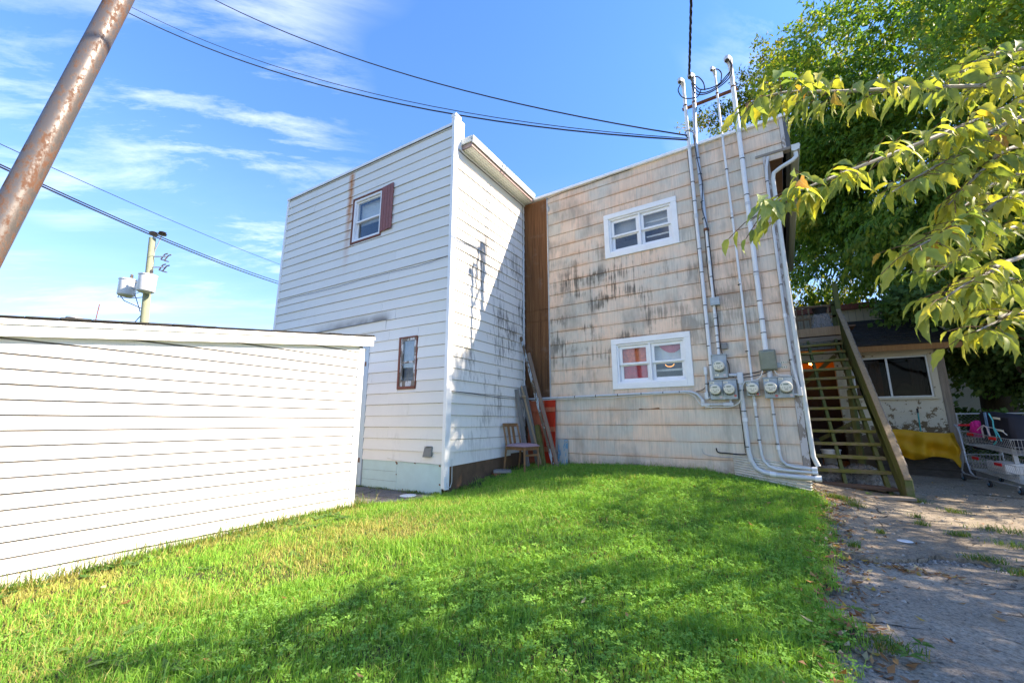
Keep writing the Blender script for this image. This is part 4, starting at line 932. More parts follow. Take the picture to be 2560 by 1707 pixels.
cable('short black cable stub clipped low on the wall', [(2.755, .03, .775), (2.775, .03, .715), (2.9, .025, .705), (3.05, .025, .695), (3.14, .025, .70)], .009)
cable('thin wire from a hook low on the wall', [(2.56, .03, .76), (2.565, .03, .71), (2.62, .025, .67), (2.8, .025, .65), (3.0, .025, .655)], .004, 'galvanised')
cable('black cable stapled under the roof edge', [(-.02, .03, 5.70), (.4, .02, 5.735), (.9, .02, 5.73), (1.3, .02, 5.745), (1.75, .02, 5.75)], .005)
# mast loops
for i, (lab, pts) in enumerate((('black service loop from the left mast head to the drop', [(2.74, .13, 6.98), (2.70, .15, 6.85), (2.78, .16, 6.66), (2.98, .16, 6.58), (3.06, .13, 6.72)]),
        ('black service loop from the galvanised mast head', [(2.90, .12, 7.02), (3.02, .14, 6.98), (3.10, .14, 6.82), (3.11, .12, 6.68)]),
        ('black service loop from the thin mast head', [(3.24, .13, 7.0), (3.33, .14, 6.96), (3.38, .14, 6.85), (3.36, .13, 6.72)]),
        ('long black service loop from the right mast head', [(3.48, .14, 7.08), (3.53, .16, 6.92), (3.46, .16, 6.72), (3.22, .16, 6.60), (3.02, .15, 6.66), (2.93, .13, 6.92)]),
        ('inner black service loop from the right mast head', [(3.49, .15, 7.06), (3.545, .17, 6.9), (3.48, .17, 6.68), (3.2, .17, 6.56), (2.98, .16, 6.64), (2.92, .14, 6.9)]),
        ('black drip loop beside the overhead drop', [(2.89, .14, 7.06), (2.96, .16, 6.85), (3.06, .17, 6.68), (3.3, .17, 6.64), (3.5, .16, 6.8)]))):
    cable(lab, pts, .0095, 'black_cable', 'service loops at the mast heads')
# corrugated sheet at the foot of the wall
cs = MB(); n = 42
ptsA = []; 
for j in range(n+1):
    f = j/n; zt = .690-.32*f; off = .012+.012*math.sin(f*2*math.pi*9)
    ptsA.append((off, f))
for (off, f) in ptsA:
    zl = .69-.30*f; zr = .57-.33*f
    cs.v.append(tuple(FB.p(2.965, off+.012, zl))); cs.v.append(tuple(FB.p(3.86, off+.012, zr)))
for j in range(n): cs.f.append((2*j, 2*j+1, 2*j+3, 2*j+2))
plain('corrugated', (.58, .56, .50), .6, .2, 10, metal=.15)
cso = cs.build('corrugated_sheet', 'corrugated', smooth=True); tag(cso, 'pale corrugated metal sheet leaning on the wall foot behind the bent conduits', 'metal sheet')
sol = cso.modifiers.new('solid', 'SOLIDIFY'); sol.thickness = .002
# house numbers
hn = thing('house_number', 'upper row of house-number tiles reading 443 and a half', 'house number', P_(3.685, 0, 1.965))
for i, s in enumerate(('4', '4', '3')):
    mb = MB(); FB.box(mb, 3.683+i*.0265, 3.683+i*.0265+.025, .010, .013, 1.962, 1.998); tl = mb.build('tile', 'number_tile', hn); text(s, FB, 3.687+i*.0265, .0145, 1.967, .036, 'ink', tl)
text('\u00bd', FB, 3.765, .0145, 1.966, .036, 'ink', hn)
hn = thing('house_number', 'lower row of house-number tiles reading 443', 'house number', P_(3.678, 0, 1.90))
for i, s in enumerate(('4', '4', '3')):
    mb = MB(); FB.box(mb, 3.683+i*.0265, 3.683+i*.0265+.025, .010, .013, 1.896, 1.932); tl = mb.build('tile', 'number_tile', hn); text(s, FB, 3.687+i*.0265, .0145, 1.901, .036, 'ink', tl)
# ------------------------------------------------------------------ things leaning in the inner corner
def leaner(name, label, a, b, w_, t_, mat, group='boards leaning in the inner corner', up=(0, 1, 0), cat='plank'):
    a = Vector(a); b = Vector(b); d = b-a; ln = d.length; me = MB(); x = w_/2; y = t_/2
    me.hexa([(-x, -y, 0), (x, -y, 0), (x, y, 0), (-x, y, 0), (-x, -y, ln), (x, -y, ln), (x, y, ln), (-x, y, ln)])
    o = me.build(name, mat, bevel=.003); o.location = a
    z_ = d.normalized(); yv = Vector(up); xv = yv.cross(z_).normalized(); yv = z_.cross(xv)
    o.rotation_euler = Matrix((xv, yv, z_)).transposed().to_euler(); return tag(o, label, cat, group)
leaner('plank', 'long thin blue-grey painted plank reaching highest, flaking at its foot', (-3.33, 6.72, .36), (-4.03, 6.78, 2.80), .050, .022, 'blue_grey_plank')
leaner('plank', 'long narrow brown plank beside the blue-grey one, crossing the red door', (-3.24, 6.70, .36), (-3.88, 6.82, 2.47), .062, .03, 'brown_plank')
leaner('plank', 'wide grey weathered plank leaning on the white wall, leftmost of the boards', (-3.80, 6.62, .33), (-4.02, 6.60, 1.76), .085, .035, 'grey_plank')
leaner('plank', 'wide grey weathered plank with a mossy foot behind the thin stick', (-3.66, 6.80, .34), (-4.0, 6.80, 1.83), .12, .035, 'grey_plank')
stk = leaner('stick', 'thin tan stick with a knob tied near its top', (-3.50, 6.60, .35), (-3.93, 6.62, 1.82), .030, .022, 'tan_stick', cat='stick')
mb = MB(); mb.lathe((0, 0, 0), [(.02, -.03), (.042, -.02), (.045, .012), (.026, .03)], (1, .2, .3), 10); kb = mb.build('knob', 'tan_stick'); kb.parent = stk; kb.location = (.0, -.012, 1.32)
leaner('post', 'short thick mossy square post leaning at the front of the boards', (-3.46, 6.60, .33), (-3.72, 6.84, 1.09), .078, .08, 'mossy_post', cat='post')
rd = thing('old_door', 'bright red ledged door with flaking paint leaning in the corner', 'door', (-3.7, 6.93, .38))
def rp(u, o, z_): return FB.p(u, .10-.065*(z_-.38)/1.2+o, z_)
def rbx(u0, u1, o0, o1, z0, z1, nm, m):
    mb = MB(); mb.hexa([rp(u0, o1, z0), rp(u1, o1, z0), rp(u1, o0, z0), rp(u0, o0, z0), rp(u0, o1, z1), rp(u1, o1, z1), rp(u1, o0, z1), rp(u0, o0, z1)]); return mb.build(nm, m, rd, bevel=.002)
us = [-.47, -.30, -.12, .11]
for i in range(3): rbx(us[i]+.001, us[i+1]-.001, 0, .022, .36, 1.56+random.uniform(-.01, .012), 'plank', ('red_faded', 'red_faded', 'red_door')[i])
for z_ in (.62, .98, 1.34): rbx(-.47, .113, .0225, .042, z_, z_+.085, 'batten', 'red_faded')
bb = thing('board', 'small flaking blue board standing against the shingles beside the red door', 'board', FB.p(.25, .1, .40))
mb = MB(); mb.hexa([FB.p(.150, .10, .38), FB.p(.345, .10, .38), FB.p(.345, .078, .38), FB.p(.150, .078, .38), FB.p(.150, .045, .85), FB.p(.338, .045, .84), FB.p(.338, .023, .84), FB.p(.150, .023, .85)]); mb.build('panel', 'blue_board', bb, bevel=.003)
mb = MB(); mb.lathe(FB.p(.31, .05, .80), [(.008, 0), (.006, .006)], FB.en, 8); mb.build('screw', 'steel_dark', bb)
# chair
def chair():
    c = thing('chair', 'old wooden dining chair with dusty pink seat in front of the leaning boards', 'chair', (-3.70, 6.30, .33))
    rz = R(-8); ca, sa = math.cos(rz), math.sin(rz)
    gzv = .33
    def q(x, y, z_): return Vector((-3.70+x*ca-y*sa, 6.27+x*sa+y*ca, gzv+z_))
    hw_, hd = .20, .20    # half width (y), half depth (x); the back is at -x
    for s in (-1, 1):
        mb = MB(); mb.tube([q(-hd-.06, s*hw_, -.02), q(-hd, s*hw_, .40), q(-hd-.01, s*hw_*.97, .50), q(-hd-.085, s*hw_*.95, .80)], [.017, .021, .020, .017], 4); mb.build('back_leg', 'chair_wood', c)
        mb = MB(); mb.tube([q(hd-.01, s*(hw_-.01), -.02 if s < 0 else .02), q(hd-.015, s*(hw_-.012), .41)], [.016, .022], 4); mb.build('front_leg', 'chair_wood', c)
        mb = MB(); mb.bar(q(-hd, s*(hw_-.012), .385), q(hd-.02, s*(hw_-.012), .385), .02, .06); mb.build('seat_rail', 'chair_wood', c)
    mb = MB(); mb.bar(q(hd-.015, -hw_+.02, .385), q(hd-.015, hw_-.02, .385), .02, .06); mb.build('seat_rail', 'chair_wood', c)
    mb = MB(); mb.bar(q(hd-.015, -hw_+.02, .27), q(hd-.015, hw_-.02, .27), .016, .035); mb.build('stretcher', 'chair_wood', c)
    mb = MB(); mb.bar(q(-hd-.078, -hw_+.02, .775), q(-hd-.078, hw_-.02, .775), .018, .055); mb.build('top_rail', 'chair_wood', c)
    mb = MB(); mb.bar(q(-hd-.012, -.065, .42), q(-hd-.075, -.065, .76), .012, .06, (0, 1, 0)); mb.build('slat', 'chair_wood', c)
    mb = MB(); mb.bar(q(-hd-.012, .055, .42), q(-hd-.075, .055, .76), .012, .07, (0, 1, 0)); mb.build('slat', 'chair_wood', c)
    me = MB(); n = 10
    for j in range(n+1):
        for i in range(n+1):
            a = -1+2*i/n; b = -1+2*j/n; e = max(abs(a), abs(b)); h = .045*(1-e**6)+.006*math.cos(a*2)*math.cos(b*2)
            me.v.append(tuple(q(a*(hd+.02), b*(hw_+.02), .415+h)))
    for j in range(n):
        for i in range(n): k = j*(n+1)+i; me.f.append((k, k+1, k+n+2, k+n+1))
    b0 = len(me.v)
    me.v += [tuple(q(a*(hd+.015), b*(hw_+.015), .41)) for a, b in ((-1, -1), (1, -1), (1, 1), (-1, 1))]; me.f.append((b0+3, b0+2, b0+1, b0))
    for k0, k1, e0, e1 in ((0, n, 0, 1), (n, n*(n+1)+n, 1, 2), (n*(n+1)+n, n*(n+1), 2, 3), (n*(n+1), 0, 3, 0)):
        me.f.append((k0, b0+e0, b0+e1, k1))
    me.build('seat', 'seat_pink', c, smooth=True)
chair()
mb = MB(); mb.box(-.15, .15, -.11, .11, 0, .035); sl = mb.build('paving_slab', 'paver', bevel=.006); sl.location = (-3.93, 5.98, .325); sl.rotation_euler = (R(3), R(1), R(35)); tag(sl, 'small flat grey slab on the dirt beside the chair', 'slab')
mb = MB(); mb.box(-.10, .10, -.05, .05, 0, .055); sl = mb.build('brick', 'brick_red', bevel=.005); sl.location = (-4.0, 5.88, .265); sl.rotation_euler = (0, 0, R(-35)); tag(sl, 'red brick half under the grey slab by the foundation', 'brick')
mb = MB(); mb.lathe((0, 0, 0), [(.105, 0), (.115, .006), (.11, .012), (.07, .010), (.06, .014)], n=20); pl = mb.build('plastic_plate', 'plate_white', smooth=True); pl.location = (-4.42, 4.33, .137); tag(pl, 'flat white plastic plate lying on the concrete walk', 'plate')
mb = MB(); mb.lathe((0, 0, 0), [(.055, 0), (.058, .004), (.05, .008)], n=18); pl = mb.build('plastic_plate', 'plate_white', smooth=True); pl.location = (.93, 5.36, g1(.93, 5.36)-.006); tag(pl, 'small white disc lying on the cracked driveway', 'plate')

# ------------------------------------------------------------------ outside staircase and deck
st = thing('staircase', 'steep mossy open-tread wooden staircase climbing to the upper deck', 'staircase', (.95, 8.2, .1))
NX = 14; Y0, Z0, RUN, RISE = 8.19, .22, .211, .2
for i in range(NX):
    y = Y0+RUN*i; z_ = Z0+RISE*i; mb = MB(); dz = random.uniform(-.006, .006); x0 = .40+random.uniform(-.01, .01); x1 = 1.445
    if i == 0: mb.hexa([(x0-.05, y-.03, z_-.02), (x1, y-.03, z_-.055), (x1, y+.20, z_-.055), (x0-.05, y+.20, z_-.02), (x0-.05, y-.03, z_+.025), (x1, y-.03, z_-.01), (x1, y+.20, z_-.01), (x0-.05, y+.20, z_+.025)])
    else: mb.hexa([(x0, y, z_-.048+dz), (x1, y, z_-.048), (x1, y+.225, z_-.038), (x0, y+.225, z_-.038+dz), (x0, y, z_+dz), (x1, y, z_), (x1, y+.225, z_), (x0, y+.225, z_+dz)])
    mb.build('tread', 'brown_tread' if i == 0 else 'mossy_tread', st, bevel=.004)
sl_ = RISE/RUN
def stair_z(y): return Z0+sl_*(y-Y0)
for x, w_ in ((.43, .045), (.87, .045), (1.36, .05)):
    mb = MB(); a, b = 8.12, 11.18
    mb.hexa([(x-w_/2, a, stair_z(a)-.23), (x+w_/2, a, stair_z(a)-.23), (x+w_/2, b, stair_z(b)-.27), (x-w_/2, b, stair_z(b)-.27), (x-w_/2, a, stair_z(a)-.07), (x+w_/2, a, stair_z(a)-.07), (x+w_/2, b, stair_z(b)-.07), (x-w_/2, b, stair_z(b)-.07)]); mb.build('stringer', 'mossy_rail', st)
for x in (.62, 1.02):
    mb = MB(); mb.hexa([(x-.04, 8.17, .06), (x+.04, 8.17, .04), (x+.03, 8.21, .04), (x-.05, 8.21, .06), (x-.05, 8.17, .19), (x+.03, 8.17, .17), (x+.03, 8.21, .17), (x-.05, 8.21, .19)]); mb.build('block', 'fresh_wood', st)
# closed side boarding made of sloping boards, cap and foot post
def cap_z(y): return .41+.947*(y-7.79)
nb = 5
for k in range(nb):
    f0 = k/nb; f1 = (k+1)/nb; ya, yb = 7.86, 11.1
    za = lambda y, f: (stair_z(y)-.30)+(cap_z(y)-.03-(stair_z(y)-.30))*f
    mb = MB(); o_ = .003*(k % 2)
    mb.hexa([(1.462+o_, ya, max(.06, za(ya, f0)+.002)), (1.49, ya, max(.06, za(ya, f0)+.002)), (1.49, yb, za(yb, f0)+.002), (1.462+o_, yb, za(yb, f0)+.002), (1.462+o_, ya, za(ya, f1)-.002), (1.49, ya, za(ya, f1)-.002), (1.49, yb, za(yb, f1)-.002), (1.462+o_, yb, za(yb, f1)-.002)]); mb.build('side_board', 'mossy_rail', st)
mb = MB(); mb.hexa([(1.452, 7.78, .375), (1.525, 7.78, .375), (1.525, 11.15, cap_z(11.15)-.035), (1.452, 11.15, cap_z(11.15)-.035), (1.452, 7.78, .415), (1.525, 7.78, .415), (1.525, 11.15, cap_z(11.15)), (1.452, 11.15, cap_z(11.15))]); mb.build('rail_cap', 'rail_cap', st, bevel=.004)
mb = MB(); mb.hexa([(1.455, 7.80, .09), (1.54, 7.80, .09), (1.54, 7.86, .05), (1.455, 7.86, .05), (1.455, 7.80, .374), (1.54, 7.80, .374), (1.54, 7.86, .42), (1.455, 7.86, .42)]); mb.build('foot_post', 'mossy_rail', st, bevel=.005)
y = 7.95
while y < 11.0:
    mb = MB(); mb.hexa([(1.527, y, cap_z(y)-.10), (1.543, y, cap_z(y)-.10), (1.543, y+.13, cap_z(y)-.0), (1.527, y+.13, cap_z(y)+.0), (1.527, y, cap_z(y)+.004), (1.543, y, cap_z(y)-.006), (1.543, y+.13, cap_z(y+.13)-.01), (1.527, y+.13, cap_z(y+.13)+.002)]); mb.build('shake', 'weathered', st); y += .17
for (a, b, w_) in (((.45, 10.3, .62), (1.35, 10.35, 1.15), .07), ((.45, 11.0, 1.75), (1.30, 11.05, 2.55), .08), ((1.22, 9.2, .1), (1.22, 9.2, 1.0), .06), ((1.30, 10.0, .1), (1.30, 10.0, 1.75), .06)):
    mb = MB(); mb.bar(a, b, w_, .04, (0, 1, 0)); mb.build('brace', 'mossy_post', st)
dk = thing('deck', 'weathered upper wooden deck with slim baluster railing above the stairs', 'deck', (1.0, 11.2, 3.0))
mb = MB(); mb.box(.30, 1.47, 11.16, 11.20, 3.03, 3.22); mb.build('rim_board', 'deck_wood', dk)
x = .25
mb = MB(); mb.box(.30, 1.47, 11.13, 11.158, 2.90, 3.00); mb.build('riser', 'weathered_x', dk)
i = 0
while i < 12:
    mb = MB(); mb.box(.1, 1.75, 11.21+i*.145, 11.21+i*.145+.138, 3.19, 3.222); mb.build('plank', 'brown_tread', dk); i += 1
ry = 12.85
mb = MB(); mb.hexa([(.3, ry, 4.12), (1.75, ry, 4.06), (1.75, ry+.09, 4.06), (.3, ry+.09, 4.12), (.3, ry, 4.16), (1.75, ry, 4.10), (1.75, ry+.09, 4.10), (.3, ry+.09, 4.16)]); mb.build('handrail', 'deck_wood', dk)
for i in range(9):
    x = .55+i*.135; mb = MB(); mb.box(x, x+.036, ry+.02, ry+.055, 3.22, 4.075); mb.build('baluster', 'deck_wood', dk)
mb = MB(); mb.box(.3, 1.75, ry+.0, ry+.05, 3.76, 3.82); mb.build('mid_rail', 'deck_wood', dk)
for x, y in ((1.46, 11.22), (1.58, 12.85), (.42, 11.6)):
    mb = MB(); mb.box(x, x+.09, y, y+.09, -.05, 4.2 if y < 11.5 else 4.2); mb.build('post', 'mossy_rail', dk)
mb = MB(); mb.hexa([(1.0, 11.5, 3.23), (1.42, 11.5, 3.23), (1.42, 11.9, 3.23), (1.0, 11.9, 3.23), (1.06, 11.55, 3.62), (1.36, 11.55, 3.62), (1.36, 11.85, 3.62), (1.06, 11.85, 3.62)]); pw = mb.build('wrapped_box', 'clear_plastic', bevel=.03); tag(pw, 'box wrapped in crinkled clear plastic on the upper deck', 'box')
mb = MB(); mb.lathe((1.22, 11.7, 3.625), [(.10, 0), (.14, .12), (.155, .125), (.155, .145), (.13, .145), (.12, .11)], n=16); po = mb.build('flower_pot', 'rubber', smooth=True); tag(po, 'black plastic flower pot on the wrapped box', 'flower pot')

# ------------------------------------------------------------------ rear porch building
pr = thing('rear_porch', 'low cream porch with flaking paint, dark shingle roof and a sliding window', 'porch', (2.2, 11.6, .2))
FP = Frame((0, 11.6), 0)
WP = (1.62, 2.84, 1.66, 2.51); DP = (.45, 1.33, .1, 2.52)
mb = MB(); holes_wall(mb, FP, .0, 3.02, -.1, 2.72, [WP, DP], -.1, 0); mb.build('wall', 'peeling_wall', pr)
bd = wedge_mesh('porch_board', .016, .005, 'peeling_wall')
z_ = .2
for zz in (.22, .50, .78, 1.05, 1.33):
    for a, b in ((1.42, 2.18), (2.18, 2.98)): lay(FP, pr, bd, 'board', [(a, b, zz, zz+.275)], 0)
mb = MB(); FP.box(mb, 1.40, 3.0, 0, .014, 2.53, 2.71); mb.build('board', 'peeling_wall', pr)
mb = MB(); FP.box(mb, 2.86, 2.99, 0, .014, 1.62, 2.529); mb.build('board', 'peeling_wall', pr)
mb = MB(); FP.box(mb, 1.41, 1.60, 0, .014, 1.62, 2.529); mb.build('board', 'peeling_wall', pr)
mb = MB(); FP.box(mb, 2.965, 3.09, -.06, .03, 0, 2.62); mb.build('corner_board', 'weathered', pr)
mb = MB(); FP.box(mb, 1.335, 1.40, 0, .03, 0, 2.53); mb.build('corner_board', 'peeling_wall', pr)
mb = MB(); FP.box(mb, 1.58, 2.90, 0, .06, 1.615, 1.655); mb.build('sill', 'cream_wall', pr)
wn = MB(); ring(FP, wn, WP[0], WP[1], WP[2], WP[3], .025, -.06, .02); FP.box(wn, 2.19, 2.225, -.05, .015, WP[2]+.025, WP[3]-.025); wn = wn.build('window', 'galvanised', pr)
for a, b in ((WP[0]+.025, 2.19), (2.225, WP[1]-.025)):
    mb = MB(); FP.box(mb, a, b, -.03, -.026, WP[2]+.025, WP[3]-.025); mb.build('pane', 'glass_dusty', wn)
niche(FP, wn, WP[0], WP[1], WP[2], WP[3], 1.0, 'interior')
cloth(FP, 2.60, 2.80, 1.68, 2.48, -.25, .02, 20).build('curtain', 'interior_mid', wn, smooth=True)
cloth(FP, 1.66, 2.15, 1.68, 2.48, -.3, .02, 24).build('curtain', 'brown_trim', wn, smooth=True)
mb = MB(); mb.hexa([FP.p(2.22, -.12, 1.69), FP.p(2.78, -.12, 1.69), FP.p(2.78, -.4, 1.69), FP.p(2.22, -.4, 1.69), FP.p(2.25, -.15, 1.72), FP.p(2.75, -.15, 1.72), FP.p(2.55, -.35, 1.98), FP.p(2.45, -.35, 1.98)]); mb.build('bundle', 'interior_mid', wn)
# room seen through the open door: warm lamp
mb = MB(); e = 13.2
mb.box(.0, .02, 11.7, e, 0, 2.75); mb.box(1.9, 1.92, 11.71, e, 0, 1.6); mb.box(0, 1.92, e, e+.02, 0, 2.499); mb.box(0, 1.92, 11.71, e, -.02, 0); mb.build('room', 'interior', pr)
mb = MB(); mb.box(.021, 1.89, e-.03, e-.001, 2.50, 2.80); mb.box(0.021, 1.89, 11.72, e-.031, 2.78, 2.80); mb.build('lit_wall', 'orange_glow_wall', pr)  # orange band holds the bulb's glow in its colour
mb = MB(); FP.box(mb, .45, .62, -.05, -.01, .1, 2.5); mb.build('door', 'brown_trim', pr)
# shingle roof sloping up from the eave
rf_ = MB(); rf_.hexa([(1.5, 11.25, 2.72), (3.3, 11.25, 2.68), (3.3, 13.4, 3.62), (1.5, 13.4, 3.66), (1.5, 11.25, 2.76), (3.3, 11.25, 2.72), (3.3, 13.4, 3.68), (1.5, 13.4, 3.72)]); pf = rf_.build('roof', 'roof_dark', pr)
for j in range(12):
    yy = 11.22+j*.175; zz = 2.765+(yy-11.25)*.44
    x = 1.5-(.12 if j % 2 else 0)
    while x < 3.3:
        a = max(1.5, x); b = min(x+.3, 3.31); mb = MB(); d0 = -.04*(a-1.5)/1.8; d1 = -.04*(b-1.5)/1.8; h = .014+random.uniform(0, .012)
        mb.hexa([(a+.003, yy, zz+d0), (b-.003, yy, zz+d1), (b-.003, yy+.2, zz+.077+d1), (a+.003, yy+.2, zz+.077+d0), (a+.003, yy, zz+h+d0), (b-.003, yy, zz+h+d1), (b-.003, yy+.2, zz+.088+d1), (a+.003, yy+.2, zz+.088+d0)]); mb.build('shingle', 'roof_dark', pf); x += .3
mb = MB(); mb.hexa([(1.5, 11.24, 2.62), (3.3, 11.24, 2.58), (3.3, 11.27, 2.58), (1.5, 11.27, 2.62), (1.5, 11.24, 2.735), (3.3, 11.24, 2.695), (3.3, 11.27, 2.695), (1.5, 11.27, 2.735)]); mb.build('fascia', 'fresh_wood', pf)
# lit bulb on the ceiling of the porch
lp = thing('bulb_lamp', 'bare glowing orange bulb under the deck behind the stair treads', 'lamp', (.98, 12.6, 2.6))
mb = MB(); mb.lathe((.98, 12.6, 2.60), [(.012, -.045), (.035, -.03), (.042, 0), (.03, .03), (.015, .05)], n=12); mb.build('bulb', 'bulb', lp, smooth=True)
mb = MB(); mb.lathe((.98, 12.6, 2.65), [(.02, 0), (.025, .06), (.05, .065), (.05, .09)], n=12); mb.build('socket', 'rubber', lp)
pl_ = bpy.data.lights.new('bulb_light', 'POINT'); pl_.energy = .45; pl_.color = (1, .5, .15); pl_.shadow_soft_size = .05
po_ = bpy.data.objects.new('bulb_light', pl_); COL.objects.link(po_); po_.location = (.98, 12.45, 2.52); 
# taller cream wall behind the deck
bw = thing('cream_house', 'cream house wall with vertical boards beyond the deck and porch roof', 'house', (1.6, 13.5, 3))
mb = MB(); mb.box(-1, 3.6, 13.55, 18, 0, 4.05); mb.build('body', 'interior_mid', bw)
x = -1
while x < 3.6:
    mb = MB(); mb.box(x+.004, x+.146, 13.53, 13.549, 2.4, 4.05); mb.build('board', 'cream_wall', bw); x += .15
mb = MB(); mb.box(-1.1, 3.7, 13.45, 13.56, 4.055, 4.2); mb.build('fascia', 'brown_trim', bw)
# under the stairs
bk = thing('bucket', 'pale plastic bucket behind the lower stair treads', 'bucket', (.86, 8.85, .14))
mb = MB(); mb.lathe((.80, 8.95, .40), [(.10, 0), (.135, .28), (.145, .28), (.145, .30), (.128, .30), (.095, .02)], n=18); mb.build('body', 'bucket', bk, smooth=True)
def crumple(name, label, c, s, seed, mat, cat, amp=.25):
    bm = bmesh.new(); bmesh.ops.create_icosphere(bm, subdivisions=4, radius=1); r_ = random.Random(seed); ph = [(Vector((r_.uniform(-1, 1), r_.uniform(-1, 1), r_.uniform(-1, 1)))*r_.uniform(2, 9), r_.uniform(0, 6)) for _ in range(9)]
    for v in bm.verts:
        d = sum(abs(math.sin(k.dot(v.co)+p)) for k, p in ph)/9-.5; v.co *= 1+amp*d*1.6; v.co.x *= s[0]; v.co.y *= s[1]; v.co.z *= s[2]; v.co.z = max(v.co.z, -s[2]*.8)
    me = bpy.data.meshes.new(name); bm.to_mesh(me); bm.free(); me.materials.append(MATS[mat]); o = bpy.data.objects.new(name, me); COL.objects.link(o); o.location = c
    return tag(o, label, cat)
crumple('plastic_bag', 'crumpled clear plastic bundle under the lowest treads, nearer the house', (.75, 8.75, .28), (.30, .25, .18), 3, 'clear_plastic', 'plastic bag')
crumple('plastic_bag', 'crumpled clear plastic bundle under the lowest treads, nearer the railing', (1.15, 8.85, .26), (.25, .25, .22), 5, 'clear_plastic', 'plastic bag')
mb = MB(); mb.box(.5, 1.32, 8.6, 9.05, .10, .125); o = mb.build('plastic_tray', 'steel_dark', bevel=.005); tag(o, 'dark flat tray under the plastic bundles', 'tray')
mb = MB(); mb.box(.35, .75, 10.0, 10.4, .1, .85); o = mb.build('bin', 'rubber', bevel=.03); tag(o, 'dark bin in the shadow under the stairs', 'bin')
mb = MB(); mb.box(-.02, .02, -.22, .22, 0, .55); o = mb.build('board', 'fresh_wood'); o.location = (.47, 9.3, .55); o.rotation_euler = (R(-25), 0, 0); tag(o, 'orange-brown board leaning behind the treads at the house side', 'board')
def weather_plank(label, a, b, w_, h_, mat='weathered_x'):
    a = Vector(a); b = Vector(b); d = b-a; mb = MB(); mb.box(0, d.length, -w_/2, w_/2, 0, h_); o = mb.build('plank', mat, bevel=.006); o.location = a; o.rotation_euler = (0, 0, math.atan2(d.y, d.x)); return tag(o, label, 'plank')
weather_plank('grey split timber lying on the ground before the stair foot', (.75, 7.52, .125), (1.50, 7.72, .125), .16, .04)
mb = MB(); mb.box(-.2, .2, -.13, .13, 0, .04); sl = mb.build('paving_slab', 'paver', bevel=.01); sl.location = (.62, 7.55, .13); sl.rotation_euler = (R(2), 0, R(20)); tag(sl, 'rough concrete slab at the lawn end below the stairs', 'slab')
# ------------------------------------------------------------------ tarp-covered bench, timber wall, broom
tw = thing('timber_wall', 'low dark timber retaining wall behind the shopping cart', 'low wall', (2.5, 11.0, .15))
for k in range(2):
    mb = MB(); mb.hexa([(1.75, 11.05, .14+.16*k), (2.95, 10.72, .12+.16*k), (2.98, 10.80, .12+.16*k), (1.75, 11.13, .14+.16*k), (1.75, 11.05, .295+.16*k), (2.95, 10.72, .275+.16*k), (2.98, 10.80, .275+.16*k), (1.75, 11.13, .295+.16*k)]); mb.build('timber', 'old_timber', tw, bevel=.006)
mb = MB(); mb.hexa([(2.96, 10.72, .1), (3.6, 10.9, .1), (3.6, 10.98, .1), (2.98, 10.80, .1), (2.96, 10.72, .42), (3.6, 10.9, .42), (3.6, 10.98, .42), (2.98, 10.80, .42)]); mb.build('timber', 'old_timber', tw)
def tarp_mesh():
    n, m = 54, 40; mb = MB(); r_ = random.Random(4)
    for j in range(m+1):
        for i in range(n+1):
            u = i/n; v = j/m; x = 1.86+.98*u; 
            prof = v*1.18
            front = 10.86-.28*u
            if prof < .35: y = front+.36-prof; z_ = .985+.02*math.sin(u*7)-.05*u*u-.015*math.cos(prof*9)
            else:
                d = prof-.35; hem = .545-.05*math.sin(u*3.4)+.035*math.sin(u*11+1)-.13*max(0, min(1, (u-.80)/.05))*(1 if u < .93 else .4); y = front-.05*math.sin(min(1, d/.3)*1.4)-.06*d; z_ = max(.985-.05*u*u-d*.72, hem+.0*d)
                y -= .075*math.sin(u*12+d*6)*d*1.6+.06*math.sin(u*6-d*13)*min(1, d*2)+.03*math.sin(u*27+3*d)*min(1, d*3)
            if u > .88: y += (u-.88)*1.7; x -= (u-.88)*.25
            mb.v.append((x, y, z_))
    for j in range(m):
        for i in range(n): k = j*(n+1)+i; mb.f.append((k, k+1, k+n+2, k+n+1))
    return mb
tp = tarp_mesh().build('tarp', 'tarp_yellow', smooth=True); tag(tp, 'mustard yellow tarpaulin draped over a low stack by the porch', 'tarpaulin')
sd_ = tp.modifiers.new('thick', 'SOLIDIFY'); sd_.thickness = .004
mb = MB(); mb.box(1.92, 2.72, 10.92, 11.2, .2, .95); o = mb.build('crate', 'old_timber'); tag(o, 'dark crate mostly hidden under the yellow tarpaulin', 'crate')
br = thing('broom', 'broom standing upright with a teal handle behind the yellow tarpaulin', 'broom', (2.46, 11.28, .2))
mb = MB(); mb.tube([(2.46, 11.28, .3), (2.49, 11.3, 1.33)], .013, 8); mb.build('handle', 'teal_handle', br, smooth=True)
mb = MB(); mb.tube([(2.49, 11.3, 1.33), (2.492, 11.301, 1.42)], .016, 8); mb.build('grip', 'rubber', br)
mb = MB(); mb.box(2.34, 2.58, 11.25, 11.31, .18, .30); mb.build('head', 'teal_handle', br)

